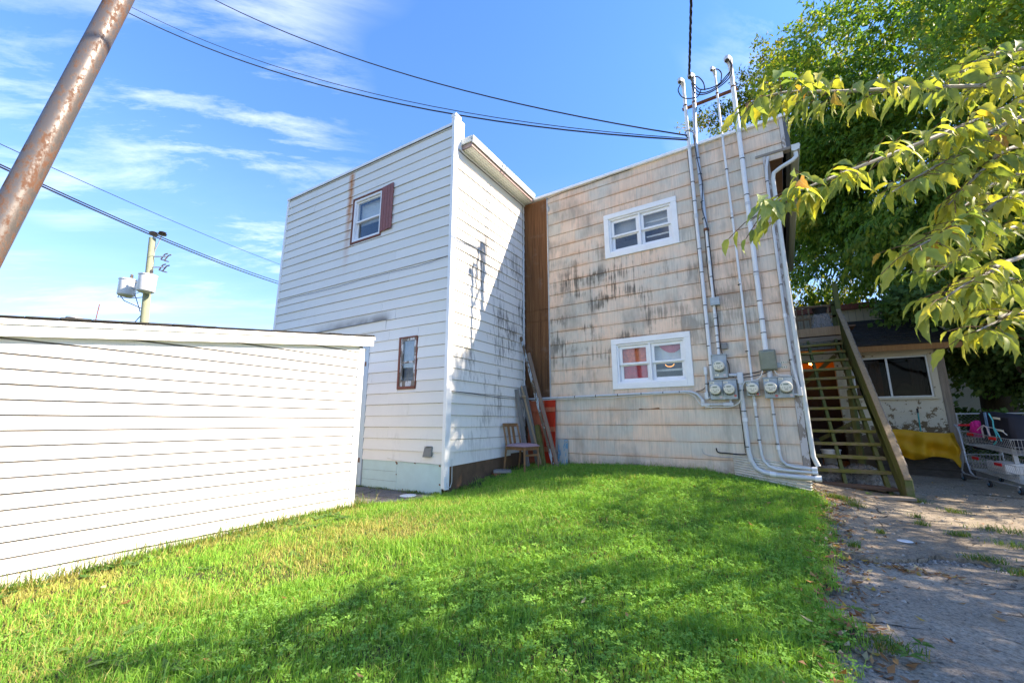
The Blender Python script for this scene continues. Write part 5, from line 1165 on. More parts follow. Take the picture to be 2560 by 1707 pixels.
# ------------------------------------------------------------------ shopping cart
ct = thing('shopping_cart', 'two-tier grey wire shopping cart with red clips at the right edge', 'shopping cart', (2.8, 9.7, .15))
ca_ = Vector((2.70, 10.32, .17)); cf = Vector((2.90, 9.04, .12)); ax_ = (cf-ca_); CL = ax_.length; ax_.normalize(); lat = Vector((ax_.y*-1, ax_.x, 0)).normalized(); 
def cq(a, b, z_): return ca_+ax_*a+lat*b+Vector((0, 0, z_))
if cq(0, 1, 0).x < cq(0, 0, 0).x: lat = -lat
def frame_side(b):
    mb = MB(); mb.tube([cq(.12, b, .50), cq(.05, b, .30), cq(-.02, b, .16), cq(.04, b, .12), cq(.4, b, .115), (cq(1.32, b*.9, .125))], .0125, 8); mb.build('frame_tube', 'chrome_grey', ct, smooth=True)
    mb = MB(); mb.tube([cq(.30, b, .125), cq(.22, b, .17), cq(.17, b, .35), cq(.14, b, .80), cq(.10, b, .90), cq(.02, b, .93)], .0125, 8); mb.build('upright', 'chrome_grey', ct, smooth=True)
frame_side(0); frame_side(.46)
mb = MB(); mb.tube([cq(.02, 0, .93), cq(.02, .46, .93)], .0125, 8); hn_ = mb.build('push_bar', 'chrome_grey', ct, smooth=True)
mb = MB(); mb.tube([cq(.02, .05, .93), cq(.02, .41, .93)], .017, 8); mb.build('grip', 'plastic_red', hn_, smooth=True)
def basket(z0, h, a0, a1):
    fr = MB()
    for zz, g in ((z0+h, .0), (z0, .03), (z0+h*.5, .015)):
        dz = -.06
        fr.tube([cq(a0, g, zz), cq(a1, g+.03, zz+dz), cq(a1, .46-g-.03, zz+dz), cq(a0, .46-g, zz), cq(a0, g, zz)], .0042 if zz < z0+h else .006, 6)
    b = fr.build('basket', 'chrome_grey', ct); b['label'] = 'wire basket'
    wr = MB(); n = int((a1-a0)/.038)
    for i in range(n+1):
        f = i/n; a = a0+(a1-a0)*f; dz = -.06*f
        for s in (0, 1):
            g = .03*f if s == 0 else .46-.03*f; gi = .03+.03*f if s == 0 else .46-.03-.03*f
            wr.tube([cq(a, g, z0+h+dz), cq(a, gi, z0+dz)], .0026, 4, False)
        wr.tube([cq(a, .03+.03*f, z0+dz), cq(a, .43-.03*f, z0+dz)], .0024, 4, False)
    for i in range(12):
        y_ = .02+i*.038
        for a in (a0, a1): wr.tube([cq(a, y_, z0+h+(-.06 if a == a1 else 0)), cq(a, y_, z0+(-.06 if a == a1 else 0))], .0026, 4, False)
    o = wr.build('wire', 'chrome_grey', b); o['kind'] = 'stuff'
    for a in (.45, .98):
        mb = MB(); p = cq(a, -.012, z0+h-.025-.06*(a-a0)/(a1-a0)); mb.bar(p-ax_*.08, p+ax_*.08, .014, .045); mb.build('clip', 'plastic_red', b, bevel=.005)
basket(.62, .22, .16, 1.30); basket(.22, .24, .20, 1.28)
mb = MB(); mb.bar(cq(.95, .23, .12), cq(.90, .23, .62), .05, .03); mb.build('post', 'chrome_grey', ct)
for a, b in ((.0, .0), (.0, .46), (.62, .02), (1.22, .05), (1.22, .41)):
    wq = cq(a, b, 0); mb = MB(); mb.lathe(wq+lat*-.014+Vector((0, 0, .052)), [(.03, 0), (.052, .003), (.052, .025), (.03, .028)], lat, 16); wh = mb.build('wheel', 'rubber', ct, smooth=True)
    mb = MB(); mb.lathe(wq+lat*-.018+Vector((0, 0, .052)), [(.026, 0), (.026, .036)], lat, 10); mb.build('hub', 'caster_blue', wh)
    mb = MB(); mb.bar(wq+Vector((0, 0, .055))+lat*-.024, wq+Vector((0, 0, .12))+lat*-.014-ax_*.02, .05, .004, tuple(lat)); mb.build('fork', 'chrome_grey', wh)
# load
def cbox(name, label, a0, a1, b0, b1, z0, z1, mat, cat, bev=.02):
    mb = MB(); mb.hexa([cq(a0, b0, z0), cq(a1, b0, z0), cq(a1, b1, z0), cq(a0, b1, z0), cq(a0, b0, z1), cq(a1, b0, z1), cq(a1, b1, z1), cq(a0, b1, z1)]); o = mb.build(name, mat, bevel=bev, smooth=True); tag(o, label, cat); return o
sc_ = thing('suitcase', 'dark navy suitcase with pale straps standing in the upper cart basket', 'suitcase', cq(.8, .2, .68))
mb = MB(); mb.hexa([cq(.50, .10, .66), cq(1.20, .10, .62), cq(1.20, .36, .62), cq(.50, .36, .66), cq(.47, .12, 1.17), cq(1.20, .12, 1.12), cq(1.20, .36, 1.12), cq(.47, .36, 1.17)]); mb.build('body', 'suitcase_navy', sc_, bevel=.04, smooth=True)
for a, m, w_ in ((.72, 'denim', .05),):
    mb = MB(); mb.bar(cq(a, .085, .74), cq(a-.02, .10, 1.16), w_, .012, tuple(lat)); mb.build('strap', m, sc_)
for z_, a in ((1.08, .98), (.90, 1.0)):
    mb = MB(); mb.bar(cq(a-.08, .085, z_), cq(a+.08, .085, z_-.01), .012, .032); mb.build('handle', 'meter_face', sc_, bevel=.008)
mb = MB(); mb.tube([cq(.66, .05, .76), cq(.67, .04, .90), cq(.73, .04, .96), cq(.80, .04, .93), cq(.84, .05, .72)], .010, 6); o = mb.build('hose', 'sticker_pale', smooth=True); tag(o, 'pale arched tube over the cart load', 'tube')
mb = MB(); mb.tube([cq(.50, .06, .87), cq(.66, .055, .95), cq(.9, .05, .93), cq(1.1, .05, .90), cq(1.2, .05, .84)], .006, 5); o = mb.build('coat_hanger', 'white_cable', smooth=True); tag(o, 'white coat hanger lying across the suitcase', 'hanger')
mb = MB(); mb.tube([cq(.92, .04, 1.15), cq(.98, .04, 1.04), cq(.96, .04, .92), cq(1.0, .035, .82), cq(.97, .03, .72), cq(.90, .03, .68)], .009, 6); mb.tube([cq(.98, .04, .93), cq(1.05, .035, .82), cq(1.08, .035, .74)], .008, 6); o = mb.build('rope', 'rope_cyan', smooth=True); tag(o, 'cyan rope hanging down the suitcase front', 'rope')
crumple('bag', 'crumpled hot-pink bag behind the cart push bar', cq(.34, .15, .86), (.085, .12, .14), 8, 'bag_pink', 'bag', .4)
cbox('carton', 'white carton in the lower cart basket', .55, .98, .06, .34, .25, .40, 'cloth_white', 'box', .01)
crumple('jacket', 'black jacket heaped behind the cart handle', cq(-.05, .42, .72), (.22, .16, .26), 12, 'suitcase_navy', 'jacket', .4)
# ------------------------------------------------------------------ chain-link fence, white neighbour house
fn = thing('chain_link_fence', 'rusty chain-link fence behind the shopping cart', 'fence', (4.2, 11.2, .2))
fa = Vector((3.1, 11.6, .18)); fb = Vector((7.6, 10.2, .18)); fd = (fb-fa)
for i in range(4):
    p = fa+fd*(i/3); mb = MB(); mb.tube([p, p+Vector((0, 0, 1.15))], .022, 8); mb.build('post', 'galvanised', fn, smooth=True)
mb = MB(); mb.tube([fa+Vector((0, 0, 1.13)), fb+Vector((0, 0, 1.13))], .016, 8); mb.build('top_rail', 'galvanised', fn, smooth=True)
mb = MB(); LN = fd.length; n = int(LN/.06)
for i in range(-18, n):
    for s in (0, 1):
        a0 = i*.06; z0 = 0; a1 = a0+1.1; z1 = 1.1
        if a0 < 0: z0 = -a0; a0 = 0
        if a1 > LN: z1 -= a1-LN; a1 = LN
        if z1 <= z0: continue
        u0, u1 = (a0, a1)
        zz0, zz1 = (z0, z1) if s == 0 else (1.1-z0, 1.1-z1)
        mb.tube([fa+fd*(u0/LN)+Vector((0, 0, zz0)), fa+fd*(u1/LN)+Vector((0, 0, zz1))], .0022, 3, False)
o = mb.build('mesh', 'galvanised', fn); o['kind'] = 'stuff'
nh = thing('neighbour_house', 'white clapboard neighbour house glimpsed through the shrubs at right', 'house', (6.5, 15, .2))
FN = Frame((5.0, 16.6), R(-18))
mb = MB(); FN.box(mb, -.5, 9, -5, 0, -.2, 5.2); mb.build('wall', 'white_house', nh)
nbm = wedge_mesh('neighbour_board', .02, .004, 'white_house')
for k in range(26): lay(FN, nh, nbm, 'board', [(-.48, 9, .1+k*.19, .29+k*.19)], 0)
mb = MB(); FN.box(mb, -.56, -.48, -.05, .03, 0, 5.1); mb.build('corner_board', 'trim_white', nh)
mb = MB(); mb.prism([FN.p(-.9, .5, 5.1), FN.p(9, .5, 5.1), FN.p(9, -2.5, 7.0), FN.p(-.9, -2.5, 7.0)], (0, 0, .1)); mb.build('roof', 'roof_dark', nh)

# ------------------------------------------------------------------ utility pole, rusty pole, wires
up = thing('utility_pole', 'distant wooden utility pole with two grey transformers beyond the shed', 'utility pole', (-20.2, 5.6, 0))
mb = MB(); mb.tube([(-20.05, 5.73, -.3), (-20.39, 5.53, 4.85), (-20.64, 5.38, 8.5)], [.16, .14, .115], 12); mb.build('pole', 'pole_wood', up, smooth=True)
for (x, y, z0, z1) in ((-21.15, 5.03, 6.03, 6.72), (-20.12, 5.32, 6.08, 6.80)):
    mb = MB(); h = z1-z0; mb.lathe((x, y, z0), [(.20, 0), (.27, .04), (.28, .06), (.28, h-.06), (.30, h-.05), (.30, h-.01), (.27, h), (.10, h+.03)], n=20); tr = mb.build('transformer', 'transformer', up, smooth=True)
    mb = MB(); mb.lathe((x+.08, y+.05, z1+.02), [(.04, 0), (.06, .03), (.04, .06), (.06, .09), (.04, .12), (.055, .15), (.02, .2)], n=10); mb.build('bushing', 'insulator', tr, smooth=True)
    mb = MB(); mb.lathe((x-.2, y-.12, z1-.05), [(.025, 0), (.04, .03), (.025, .06), (.04, .09), (.02, .13)], (-.6, -.4, .6), 8); mb.build('bushing', 'insulator', tr, smooth=True)
mb = MB(); mb.bar((-20.95, 5.15, 6.35), (-20.45, 5.45, 6.35), .06, .10); mb.bar((-20.95, 5.15, 6.6), (-20.5, 5.42, 6.6), .05, .05); mb.build('bracket', 'galvanised', up)
for dx in (-.02, .34):
    bx = Vector((-20.62+dx*.85, 5.40+dx*.53, 8.45)); mb = MB(); mb.bar(Vector((-20.5, 5.47, 7.9)), bx+Vector((.0, 0, .2)), .03, .03); mb.build('pin', 'galvanised', up)
    mb = MB(); mb.lathe(bx+Vector((0, 0, .17)), [(.05, 0), (.14, .02), (.05, .05), (.15, .07), (.05, .11), (.13, .13), (.04, .17)], n=14); mb.build('insulator', 'insulator', up, smooth=True)
for zc_ in (7.7, 7.25):
    mb = MB(); mb.bar((-20.5, 5.46, zc_), (-20.05, 5.75, zc_), .04, .04); mb.build('cutout_arm', 'galvanised', up)
    for k in range(2):
        b0 = Vector((-20.22+.12*k, 5.64+.08*k, zc_-.12-.05*k)); mb = MB(); mb.bar(b0, b0+Vector((.10, .07, .22)), .035, .035); mb.bar(b0+Vector((.1, .07, .22)), b0+Vector((.2, .13, .25)), .03, .04); mb.bar(b0, b0+Vector((.16, .1, -.05)), .03, .04); mb.build('fuse_cutout', 'insulator', up)
for pts in ([(-21.4, 4.9, 6.65), (-21.5, 4.85, 6.2), (-21.2, 5.03, 5.85), (-20.6, 5.4, 5.55)], [(-21.35, 4.93, 6.5), (-21.45, 4.88, 6.0), (-20.9, 5.2, 5.95), (-20.5, 5.45, 6.0)], [(-20.3, 5.3, 6.8), (-20.1, 5.4, 6.5), (-20.35, 5.3, 6.2), (-20.8, 5.2, 6.1), (-20.6, 5.4, 5.4)], [(-20.5, 5.45, 5.3), (-20.75, 5.3, 4.9), (-20.85, 5.25, 4.6)], [(-20.45, 5.47, 5.1), (-20.6, 5.4, 4.8), (-20.7, 5.34, 4.5)]):
    mb = MB(); mb.tube(pts, .016, 5); mb.build('lead_wire', 'black_cable', up, smooth=True)
rp_ = thing('steel_pole', 'leaning rust-speckled steel pole in the top left corner', 'pole', (-3.9, -.02, 0))
mb = MB(); pts = [Vector((-3.9, .30-.135*2.37, -.1))+Vector((0, .1347, 1))*h for h in (0, .4, 1.5, 3.0, 4.5, 6.2)]; pts[0].z = -.1
mb.tube(pts, .071, 24); mb.build('shaft', 'rust_pole', rp_, smooth=True)
mb = MB(); mb.lathe(pts[-1], [(.078, 0), (.075, .05), (.03, .08)], (0, .1347, 1), 20); mb.build('cap', 'rust_pole', rp_)
def wire(label, a, b, sag, r, n=24, twist=0, mat='black_cable'):
    a = Vector(a); b = Vector(b); mb = MB(); d = (b-a).normalized(); x = d.cross(Vector((0, 0, 1))).normalized(); yv = x.cross(d)
    for s in range(3 if twist else 1):
        pts = []; N_ = n*(6 if twist else 1)
        for i in range(N_+1):
            t_ = i/N_; p = a.lerp(b, t_)+Vector((0, 0, -4*sag*t_*(1-t_)))
            if twist: an = t_*twist*2*math.pi+s*2.094; p += (x*math.cos(an)+yv*math.sin(an))*r*1.15
            pts.append(p)
        mb.tube(pts, r, 5 if twist else 6)
    o = mb.build('overhead_wire', mat, smooth=True); return tag(o, label, 'wire', 'overhead wires')
mA = FB.p(2.79, .06, 5.98); mB_ = FB.p(2.78, .06, 5.90)
wire('upper overhead wire crossing the sky to the mast of the shingled house', mA+(Vector((-10.6, 3.99, 12.3))-mA)*1.4, mA, .75, .012)
wire('lower overhead wire crossing the sky to the mast of the shingled house', mB_+(Vector((-13.08, 2.44, 12.3))-mB_)*1.25, mB_, 1.05, .013)
wire('thin overhead wire just above the lower one', mB_+Vector((0, 0, .05))+(Vector((-13.0, 2.5, 12.4))-mB_)*1.25, mB_+Vector((0, 0, .03)), 1.03, .007)
md_ = FB.p(2.89, .12, 7.06)
wire('twisted black service drop running overhead from the galvanised mast', md_, md_+Vector((2.2, -12.2, 1.3)), .25, .011, 24, 30)
for lab, a, b, sg_, r_ in (('thick overhead wire at far left passing behind the white house', (-15.52, .91, 7.73), (-22.9, 11.63, 9.33), .35, .022), ('second thick overhead wire close above it at far left', (-15.52, .91, 7.80), (-22.9, 11.63, 9.47), .36, .018), ('thin high wire at far left above the thick pair', (-15.62, .85, 8.18), (-22.99, 11.58, 10.3), .2, .010)):
    a = Vector(a); b = Vector(b); d = b-a; wire(lab, a-d*.35, b+d*.5, sg_*1.8, r_)
cable('black tie wire looped round the masts where the overhead wires land', [(2.78, .09, 5.92), (2.74, .12, 5.98), (2.78, .13, 6.04), (2.85, .1, 6.0), (2.89, .09, 5.92), (2.87, .08, 5.8)], .007, 'black_cable', 'service loops at the mast heads')

# ------------------------------------------------------------------ foliage
def mesh_np(name, V, F4, cols, mat, parent=None, label=None, F3=None):
    """V (n,3), F4 (m,4) quads, F3 triangles, cols (n,3) per vertex"""
    me = bpy.data.meshes.new(name); n3 = 0 if F3 is None else len(F3); n4 = 0 if F4 is None else len(F4)
    org = np.array(WL[parent]) if parent else np.zeros(3)
    me.vertices.add(len(V)); me.vertices.foreach_set('co', (V-org).astype(np.float32).ravel())
    idx = np.concatenate([F4.ravel() if n4 else np.zeros(0, int), F3.ravel() if n3 else np.zeros(0, int)]).astype(np.int32)
    me.loops.add(len(idx)); me.loops.foreach_set('vertex_index', idx)
    st_ = np.concatenate([np.arange(n4)*4, n4*4+np.arange(n3)*3]).astype(np.int32)
    me.polygons.add(n4+n3); me.polygons.foreach_set('loop_start', st_)
    me.polygons.foreach_set('use_smooth', np.ones(n4+n3, bool))
    me.update(calc_edges=True)
    at = me.color_attributes.new('Col', 'FLOAT_COLOR', 'POINT'); at.data.foreach_set('color', np.concatenate([cols, np.ones((len(cols), 1))], 1).astype(np.float32).ravel())
    me.materials.append(MATS[mat]); o = bpy.data.objects.new(name, me); COL.objects.link(o)
    if parent: o.parent = parent
    return o
def unit(v): return v/np.maximum(1e-9, np.linalg.norm(v, axis=-1, keepdims=True))
def leaves(P, D, Nn, ln, wd, cols, bend=.25):
    """pointed leaves: base P, direction D, normal Nn"""
    D = unit(D); S = unit(np.cross(D, Nn)); Nn = unit(np.cross(S, D)); ln = ln[:, None]; wd = wd[:, None]
    a = P; m = P+D*ln*.45; l = m+S*wd*.5-Nn*wd*.12; r = m-S*wd*.5-Nn*wd*.12; mm = m; t = P+D*ln-Nn*ln*bend
    n = len(P); V = np.stack([a, l, mm+Nn*wd*.06, r, t], 1).reshape(-1, 3); k = np.arange(n)[:, None]*5
    F4 = np.concatenate([k+np.array([0, 3, 2, 1])[None, :]*1], 0)
    F4 = np.concatenate([k+np.array([[0, 3, 2, 1]]), ], 0)
    Fa = np.concatenate([k+np.array([[0, 2, 1]]), k+np.array([[0, 3, 2]]), k+np.array([[1, 2, 4]]), k+np.array([[2, 3, 4]])], 0)
    return V, Fa, np.repeat(cols, 5, 0)
def vnoise(p, seed, f):
    r_ = np.random.default_rng(seed); out = np.zeros(len(p))
    for i in range(7):
        k = r_.normal(0, 1, 3)*f*(1+.35*i); out += np.sin(p @ k+r_.uniform(0, 6.28))/(1+.25*i)
    return out/3.2
def crown(ells, nclus, per, seed, lnr, wdr, pal, thr=-.15, freq=.9, droop=.55, twig=.35, keep=None, shell=.55):
    r_ = np.random.default_rng(seed); vol = np.array([e[3]*e[4]*e[5] for e in ells])**.8; cnt = np.maximum(1, (nclus*2.4*vol/vol.sum()).astype(int)); C = []
    for e, c in zip(ells, cnt):
        d = unit(r_.normal(0, 1, (c, 3))); rad = (shell+(1-shell)*r_.random(c)**.6)*r_.uniform(.55, 1.04, c)**.35
        q = np.array(e[:3])+d*rad[:, None]*np.array(e[3:6]); C.append(q)
    C = np.concatenate(C); C = C[vnoise(C, seed+1, freq) > thr]
    if keep is not None: C = C[keep(C)]
    r_.shuffle(C); C = C[:nclus]; cen = np.average(np.array([e[:3] for e in ells]), axis=0, weights=vol)
    outd = unit(C-cen+r_.normal(0, .6, C.shape)); outd[:, 2] = outd[:, 2]*.5-droop*.3; outd = unit(outd)
    n = len(C); t_ = r_.random((n, per))*twig; P = C[:, None]+outd[:, None]*t_[..., None]+r_.normal(0, .05, (n, per, 3)); P[..., 2] -= t_*t_*.6
    D = outd[:, None]*.6+r_.normal(0, .55, (n, per, 3)); D[..., 2] -= droop
    Nn = r_.normal(0, .5, (n, per, 3)); Nn[..., 2] += .9
    tone = np.clip(.5+.32*vnoise(C, seed+5, .8)+r_.normal(0, .16, n), 0, 1)[:, None]+r_.normal(0, .10, (n, per)); tone = np.clip(tone, 0, 1)
    pal = np.array(pal); x = tone.ravel()*(len(pal)-1); i0 = np.clip(x.astype(int), 0, len(pal)-2); f = (x-i0)[:, None]; cols = pal[i0]*(1-f)+pal[i0+1]*f
    P = P.reshape(-1, 3); ln = r_.uniform(*lnr, len(P)); wd = ln*r_.uniform(*wdr, len(P))
    return leaves(P, D.reshape(-1, 3), Nn.reshape(-1, 3), ln, wd, cols), C
def limbs(t, mb, base, targets, r0, seed, nseg=7):
    r_ = random.Random(seed)
    for p, rr in targets:
        a = Vector(base); b = Vector(p); pts = []; rs = []
        for i in range(nseg+1):
            f = i/nseg; q = a.lerp(b, f)+Vector((r_.uniform(-1, 1), r_.uniform(-1, 1), r_.uniform(-.6, .6)))*.10*(b-a).length*math.sin(f*math.pi)*.5
            q.z += .12*(b-a).length*math.sin(f*math.pi)
            pts.append(q); rs.append(rr*(1-f)+rr*.18*f)
        o = MB(); o.tube(pts, rs, 8); o.build('limb', 'bark', t, smooth=True)
G1 = [(.06, .145, .025), (.10, .21, .035), (.16, .28, .045), (.26, .34, .055), (.44, .40, .06)]
G2 = [(.055, .14, .045), (.09, .19, .06), (.13, .24, .075), (.20, .30, .085)]
def tree(name, label, base, top, r0, ells, nclus, per, seed, lnr, wdr, pal, targets, **kw):
    t = thing(name, label, 'tree' if 'tree' in name else 'shrub', base)
    mb = MB(); b = Vector(base); tp_ = Vector(top); r_ = random.Random(seed); pts = [b.lerp(tp_, i/7)+Vector((r_.uniform(-1, 1), r_.uniform(-1, 1), 0))*.05*i*.5 for i in range(8)]; pts[0].z -= .3
    mb.tube(pts, [r0*(1.25-.8*i/7) for i in range(8)], 12); mb.build('trunk', 'bark', t, smooth=True)
    limbs(t, None, tuple(pts[4]), targets, r0, seed+3)
    (V, F, Cc), C = crown(ells, nclus, per, seed, lnr, wdr, pal, **kw)
    o = mesh_np('crown', V, None, Cc, 'tree_leaf', t, F3=F); o['kind'] = 'stuff'
    r_.seed(seed+9)
    tw = MB()
    for i in r_.sample(range(len(C)), min(260, len(C))):
        q = Vector(C[i]); src = min((Vector(p) for p, rr in targets), key=lambda z_: (z_-q).length)
        d = (q-src)
        if d.length > 1.2: continue
        a = src+d*.35; tw.tube([a, a.lerp(q, .5)+Vector((0, 0, .1)), q], [.02, .012, .005], 4, False)
    o = tw.build('twigs', 'bark', t); o['kind'] = 'stuff'
    return t
def behind_house(C):   # keep clear of the houses
    inside = (C[:, 0] < .75) & (C[:, 1] > 6.5) & (C[:, 1] < 13.2) & (C[:, 2] < 6.3)
    stair = (C[:, 0] < 1.7) & (C[:, 1] > 7.5) & (C[:, 1] < 13.4) & (C[:, 2] < 4.3)
    porch = (C[:, 0] < 3.2) & (C[:, 1] > 11.0) & (C[:, 1] < 14) & (C[:, 2] < 3.3)
    return ~(inside | stair | porch)
tree('maple_tree', 'tall leafy green tree rising behind the stairs and porch at right', (4.6, 14.6, .2), (4.9, 14.2, 7.5), .28,
     [(4.6, 14.4, 8.8, 3.6, 3.2, 4.6), (2.7, 13.7, 10.3, 2.2, 2.4, 3.2), (7.6, 14.8, 8.5, 3.2, 3.0, 4.5), (4.6, 12.5, 5.4, 2.4, 1.3, 1.9), (2.3, 14.9, 6.0, 1.6, 1.4, 1.7), (1.9, 13.9, 8.2, 1.5, 1.6, 2.2), (5.2, 12.0, 4.4, 2.0, .9, 1.2), (3.2, 12.1, 4.9, 1.5, .9, 1.3), (3.4, 13.4, 7.6, 2.4, 2.0, 2.2), (6.3, 12.2, 5.4, 2.4, 1.6, 2.2), (4.9, 9.7, 8.5, 2.1, 1.7, 1.6), (3.6, 8.8, 7.2, .9, .9, .8)], 13500, 12, 21, (.12, .20), (.30, .42), G1,
     [((2.6, 13.6, 9.8), .13), ((5.5, 14, 11.5), .14), ((7.5, 14.8, 9.5), .14), ((3.2, 12.8, 6.0), .10), ((6.2, 12.4, 5.8), .10), ((3.0, 14.5, 7.0), .10)], keep=behind_house, thr=-.28, droop=.7)
tree('maple_tree', 'yellowing treetop showing just above the roof of the shingled house', (.2, 17.6, .2), (.0, 17.4, 7.5), .25,
     [(-.5, 17.2, 11.0, 2.4, 2.0, 3.0), (1.7, 16.6, 12.3, 1.9, 1.6, 3.6), (.8, 16.8, 5.5, 2.2, 2.0, 2.6)], 3000, 12, 33, (.11, .17), (.32, .45), [(.045, .085, .014), (.08, .135, .022), (.15, .18, .03), (.28, .23, .03), (.30, .12, .03)],
     [((-1.2, 17.2, 11.5), .10), ((1.2, 16.6, 12.8), .10), ((.3, 17.2, 12.3), .10)], thr=-.1, freq=1.2, droop=.3)
tree('shrub', 'dark broad-leaved shrub hanging over the porch corner and cart', (4.6, 11.9, .2), (4.3, 11.5, 2.6), .08,
     [(3.55, 10.95, 3.0, 1.0, .4, .9), (2.9, 10.85, 3.3, .75, .3, .55), (3.0, 10.8, 2.7, .3, .2, .5), (4.3, 11.1, 2.9, 1.0, .5, 1.1), (5.2, 11.3, 2.6, 1.2, .9, 1.6), (4.3, 11.6, 1.4, .8, .5, 1.0), (3.75, 12.2, 1.4, .6, .4, 1.3), (3.6, 11.3, 2.0, .5, .3, .8), (4.1, 11.5, 2.2, .6, .35, 1.2), (4.3, 12.5, 2.6, .9, .4, 1.0)], 4300, 10, 44, (.09, .14), (.75, .95), G2,
     [((3.5, 11.1, 3.0), .05), ((4.6, 11.2, 3.6), .05), ((5.4, 11.3, 2.8), .05)], thr=-.25, freq=1.6, droop=.5, shell=.3)
tree('shrub', 'dense green shrub at the far right behind the fence', (6.6, 11.6, .2), (6.6, 11.4, 3.4), .12,
     [(6.4, 11.3, 3.6, 1.9, 1.6, 2.6), (5.4, 12.3, 1.6, 1.6, .9, 1.4), (8.3, 11.0, 4.2, 1.8, 1.6, 3.0)], 1300, 11, 55, (.10, .15), (.55, .8), G2,
     [((6.0, 11.0, 4.0), .07), ((7.4, 11.2, 4.4), .07), ((6.6, 11.4, 5.4), .07)], thr=-.3, droop=.5, shell=.35)
# overhead crown that shades the lawn and carries the near branches
SX, SY = SUN.x/SUN.z, SUN.y/SUN.z
LIT = [(-2.9, 4.2, .75, .42), (-2.2, 4.9, .55, .35), (-1.5, 5.6, .55, .28), (-1.67, 2.8, .38, .16), (-.9, 3.4, .42, .16), (-.2, 4.4, .25, .14), (-3.3, 2.0, 1.0, 2.2), (1.9, 6.6, .7, .3), (-3.1, .6, .75, .7)]
def gaps(C):  # opens the crown where its shadow would cover the sunlit patches
    gx = C[:, 0]-SX*(C[:, 2]-.15); gy = C[:, 1]-SY*(C[:, 2]-.15); k = np.ones(len(C), bool)
    for x, y, a, b in LIT: k &= ((gx-x)/a)**2+((gy-y)/b)**2 > 1
    k &= gx > -2.45+.25*np.sin(gy*5.1)+.18*np.sin(gy*11)-.0*gy
    k &= (gx > .3) | (np.random.default_rng(3).random(len(C)) < .62)
    # nothing that would hang into the picture left of the near branches
    r_ = C[:, 0]*.848+C[:, 1]*.530; w_ = np.maximum(.1, -C[:, 0]*.530+C[:, 1]*.848)
    k &= (r_/w_ > 1.28) | (w_ < .15) | ((r_/w_ > 1.05) & (C[:, 2]-1.15 > 1.15*w_))
    return k
fg = tree('box_elder_tree', 'near tree whose yellowing leafy branches reach in from the right edge', (5.2, 4.4, .1), (4.9, 4.6, 3.6), .17,
     [(4.4, 4.8, 4.4, 2.6, 2.6, 1.15), (3.4, 6.8, 4.3, 2.0, 1.5, 1.0), (6.2, 6.2, 4.8, 2.6, 2.6, 1.3), (3.0, 2.8, 3.7, 1.5, 1.6, .7), (4.0, 8.6, 4.6, 1.6, 1.4, 1.0), (7.0, 7.4, 5.0, 2.4, 3.0, 1.3), (6.6, 4.8, 4.6, 1.8, 2.0, 1.1)], 2100, 11, 66, (.09, .13), (.38, .5), [(.07, .12, .02), (.11, .17, .03), (.20, .23, .04), (.30, .28, .04)],  # last two masses, out of view, added to shade the driveway
     [((3.4, 4.0, 4.3), .08), ((3.2, 6.4, 4.4), .08), ((6.0, 6.2, 5.0), .09), ((2.9, 3.0, 3.5), .07), ((4.0, 8.2, 4.6), .07)], keep=gaps, thr=-.08, freq=1.7, droop=.5, shell=.25)
fp = WL[fg]
def leaf_mesh(seed):
    r_ = random.Random(seed); n = 7; me = MB(); up = []; 
    for i in range(n+1):
        f = i/n; wd = .19*math.sin(math.pi*min(1, f**.62))**1.1*(1-.25*f)+(.035 if i in (3, 5) else 0)*r_.uniform(.2, 1.4)
        if i in (0, n): wd = .004
        bend = -.30*f*f-.10*f**4; tw = r_.uniform(-.02, .02)
        me.v += [(f, -wd, bend+wd*.42+tw), (f, 0, bend), (f, wd, bend+wd*.42-tw)]
    for i in range(n):
        k = i*3; me.f += [(k, k+3, k+4, k+1), (k+1, k+4, k+5, k+2)]
    o = me.build('leaf', 'big_leaf', smooth=False); m = o.data; bpy.data.objects.remove(o)
    for p in m.polygons: p.use_smooth = True
    return m
LM = [leaf_mesh(i) for i in range(6)]
